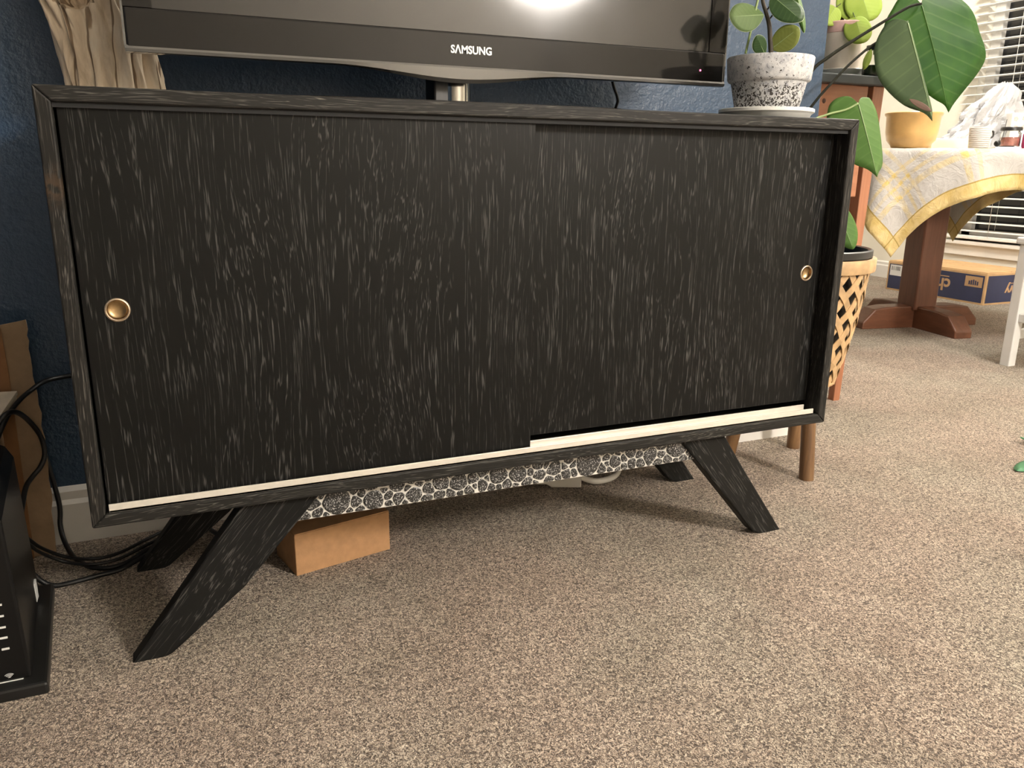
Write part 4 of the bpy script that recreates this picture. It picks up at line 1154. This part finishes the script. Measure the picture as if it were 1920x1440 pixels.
# ------------------------------------------------------------------ under and beside the cabinet
ang = math.atan2(0.224 - 0.186, 0.443 - 0.272)
Mb = Matrix.Translation((0.272, 0.186, 0)) @ Matrix.Rotation(ang, 4, 'Z')
sb = thing('small_carton', 'small plain brown cardboard box on the carpet under the cabinet', 'box', (0.36, 0.24, 0))
box('carton', 0, 0.176, 0, 0.095, -0.002, 0.074, M['kraft'], sb, 0.0015, Mb)
box('flap', 0.001, 0.175, 0.001, 0.047, 0.074, 0.0755, M['kraft'], sb, 0.0, Mb)
box('flap', 0.001, 0.175, 0.0485, 0.094, 0.074, 0.0755, M['kraft'], sb, 0.0, Mb)

# white power strip with its cord
sd = Vector((0.899 - 0.777, 0.345 - 0.397, 0)).normalized()
sa = math.atan2(sd.y, sd.x)
Ms = Matrix.Translation((0.899, 0.345, 0)) @ Matrix.Rotation(sa, 4, 'Z')
ps = thing('power_strip', 'white plug-in power strip lying on the carpet under the cabinet', 'power strip', (0.84, 0.39, 0))
build('housing', bprism(bmesh.new(), [(0, 0.002), (0, 0.031), (-0.155, 0.031), (-0.155, 0.010), (-0.075, 0.008), (-0.065, 0.002)], 0, 0.052, 'y', Ms), M['whiteplastic'], ps, bevel=0.002)
c1 = [Ms @ Vector((0.0, 0.026, 0.016)), Vector((0.935, 0.352, 0.009)), Vector((0.975, 0.356, 0.0075)), Vector((1.005, 0.372, 0.012)), Vector((1.022, 0.395, 0.030)), Vector((1.027, 0.420, 0.075)), Vector((1.027, 0.435, 0.15)), Vector((1.027, 0.44, 0.22))]
tube('cord', c1, 0.0068, M['whiteplastic'], ps, 10)

# network router
rt = thing('network_router', 'black upright router on a wide foot left of the cabinet', 'router', (-0.155, 0.14, 0))
bm = bmesh.new()
prof = [(-0.215, 0.016), (-0.094, 0.016), (-0.099, 0.24), (-0.108, 0.258), (-0.118, 0.264), (-0.195, 0.264), (-0.208, 0.25)]
bprism(bm, prof, 0.012, 0.270, 'y')
for v_ in bm.verts: v_.co.x -= 0.085 * (v_.co.y - 0.012)
build('housing', bm, M['blackgloss'], rt, bevel=0.004, seg=3)
bm = bmesh.new(); bprism(bm, [(-0.235, -0.008), (-0.074, -0.008), (-0.096, 0.280), (-0.235, 0.280)], -0.002, 0.017, 'z')
build('foot', bm, M['blackplastic'], rt, bevel=0.004)
for z in (0.128, 0.112, 0.096, 0.081, 0.065):
    w_ = 0.007
    box('indicator_mark', -0.121 - 0.001 * (0.128 - z) / 0.06, -0.1135, 0.0108, 0.0124, z - 0.0012, z + 0.0012, M['whitemark'], rt)
bm = bmesh.new()
for rr in (0.0016, 0.0034, 0.0052, 0.0070):
    pts = [Vector((-0.119 + rr * math.sin(R(a)), 0.0116, 0.0215 + rr * math.cos(R(a)))) for a in range(-45, 46, 15)]
    btube(bm, pts, 0.00038, 5)
build('wireless_symbol', bm, M['whitemark'], rt)
box('print_rule', -0.160, -0.104, 0.0108, 0.0124, 0.0165, 0.0178, M['whitemark'], rt)
box('side_label', -0.1140, -0.1108, 0.212, 0.230, 0.022, 0.052, M['whitemark'], rt)

# torn cardboard leaning on the wall, with paper
tc = thing('torn_carton', 'torn open brown cardboard carton standing against the navy wall', 'box', (-0.20, 0.44, 0))
edge = [(48, 600), (52, 618), (50, 630), (54, 640), (53, 655), (57, 672), (60, 690), (61, 706), (66, 724), (70, 740), (72, 760), (78, 776), (77, 800), (84, 822), (85, 842), (90, 870), (91, 900), (97, 926), (98, 940), (96, 960), (101, 990), (105, 1030), (106, 1037)]
pl = []
for u, v in edge:
    q = aty(u, v, 0.425); pl.append((q.x, max(q.z, -0.002)))
pl = [(-0.32, 0.414), (-0.14, 0.414)] + pl + [(-0.32, -0.002)]
build('torn_panel', bprism(bmesh.new(), pl, 0.425, 0.429, 'y'), M['kraft_pale'], tc)
build('side_flap', bprism(bmesh.new(), [(-0.32, -0.002), (-0.142, -0.002), (-0.1365, 0.33), (-0.138, 0.41), (-0.32, 0.41)], 0.4205, 0.4243, 'y'), M['kraft_shade_tint'], tc)
build('back_panel', bprism(bmesh.new(), [(-0.32, -0.002), (-0.135, -0.002), (-0.132, 0.38), (-0.32, 0.38)], 0.445, 0.449, 'y'), M['kraft_pale'], tc)
nb = thing('newspaper', 'folded newspaper standing out of the torn carton', 'newspaper', (-0.16, 0.385, 0.29))
pn = [aty(30, 734, 0.385), aty(24, 748, 0.375), aty(0, 782, 0.36)]
bm = bmesh.new()
P0, P1 = aty(32, 733, 0.405), aty(-6, 788, 0.345)
P2 = P1 + Vector((-0.09, 0.05, 0.02)); P3 = P0 + Vector((-0.09, 0.01, 0.0))
top = [P0, P1, P2, P3]
for k, (dz, th) in enumerate(((0, 0.006), (-0.0085, 0.006), (-0.017, 0.007))):
    bm = bmesh.new()
    A = [bm.verts.new(p + Vector((-0.002 * k, 0, dz))) for p in top]; B = [bm.verts.new(p + Vector((-0.002 * k, 0, dz - th))) for p in top]
    bm.faces.new(A); bm.faces.new(B[::-1])
    for i in range(4): bm.faces.new((A[i], B[i], B[(i + 1) % 4], A[(i + 1) % 4]))
    build('folded_section', bm, M['paper'], nb)

# the box body below the newspaper, left of the frame edge
low = min((P0.z, P1.z, P2.z, P3.z)) - 0.024
box('carton_body', -0.32, -0.158, 0.352, 0.4200, -0.002, low + 0.001, M['kraft_pale'], tc, 0.001)

# cables
def cable(pts, r, label, name='cable'):
    o = tube(name, pts, r, M['cable'], None, 8, loc=pts[0]); tag(o, label, 'cable', None)
    return o


cable([aty(185, 698, 0.470), aty(150, 702, 0.470), aty(122, 706, 0.468), aty(92, 712, 0.450), aty(74, 720, 0.426), aty(58, 732, 0.410), aty(40, 747, 0.393), aty(20, 771, 0.364), aty(4, 800, 0.335), aty(-15, 850, 0.315)], 0.0040, 'black cable running up across the torn carton and along the navy wall')
cable([aty(-12, 806, 0.315), aty(10, 778, 0.320), aty(31, 773, 0.346), aty(55, 790, 0.392), aty(76, 818, 0.415), aty(84, 850, 0.415), aty(76, 875, 0.41), aty(60, 895, 0.40), aty(48, 915, 0.38), aty(40, 960, 0.34)], 0.0042, 'black cable looping in front of the torn carton')
cable([Vector((-0.110, 0.456, 0.20)), aty(110, 940, 0.455), aty(113, 985, 0.450), aty(122, 1017, 0.430), atz(140, 1046, 0.0042), atz(168, 1062, 0.0042), atz(200, 1065, 0.0042), atz(235, 1056, 0.0042), atz(268, 1036, 0.0042), atz(300, 1019, 0.0042), atz(335, 1008, 0.0042)], 0.0042, 'black cable hanging down the navy wall to the carpet')
cable([Vector((-0.150, 0.267, 0.100)), aty(40, 1004, 0.305), aty(75, 1026, 0.335), atz(120, 1043, 0.022), atz(170, 1048, 0.020), atz(220, 1038, 0.014), atz(275, 1011, 0.006), atz(318, 990, 0.0035)], 0.0030, 'thin black cable curving over the carpet behind the router, upper of a pair')
cable([Vector((-0.150, 0.267, 0.088)), aty(40, 1014, 0.300), aty(76, 1036, 0.328), atz(121, 1053, 0.022), atz(170, 1058, 0.020), atz(222, 1048, 0.014), atz(278, 1020, 0.006), atz(326, 999, 0.0035)], 0.0030, 'thin black cable curving over the carpet behind the router, lower of a pair')
cable([Vector((-0.140, 0.268, 0.055)), Vector((-0.132, 0.290, 0.045)), Vector((-0.116, 0.2955, 0.016)), atz(104, 1098, 0.0045), atz(140, 1091, 0.0042), atz(185, 1079, 0.0042), atz(225, 1068, 0.0042), atz(258, 1050, 0.0042), atz(290, 1033, 0.0042), atz(330, 1020, 0.0042)], 0.0042, 'thick black cable leading from the router foot along the carpet')
cable([atz(383, 975, 0.010), atz(392, 990, 0.006), atz(410, 1003, 0.006), atz(440, 1020, 0.006), atz(480, 1015, 0.006)], 0.0042, 'short stretch of black cable on the carpet between the left legs')

# green leaf piece on the carpet near the chair
gl = thing('fallen_sprig', 'small two-leaved green sprig lying on the open carpet', 'leaf', atz(1935, 850, 0))
leaf('blade', atz(1975, 835, 0.012), atz(1913, 817, 0.02), (0, 0, 1), M['greentoy'], gl, OVAL, None, 0.5, 0.5, 10, 10, 0.05)
leaf('blade', atz(1975, 855, 0.008), atz(1906, 876, 0.012), (0, 0, 1), M['greentoy'], gl, OVAL, None, 0.4, 0.4, 10, 10, 0.05)
tube('stalk', [atz(1975, 834, 0.012), atz(1982, 845, 0.006), atz(1975, 856, 0.008)], 0.002, M['greentoy'], gl, 6)
tube('stalk', [atz(1982, 845, 0.006), atz(2030, 850, 0.003)], 0.002, M['greentoy'], gl, 6)
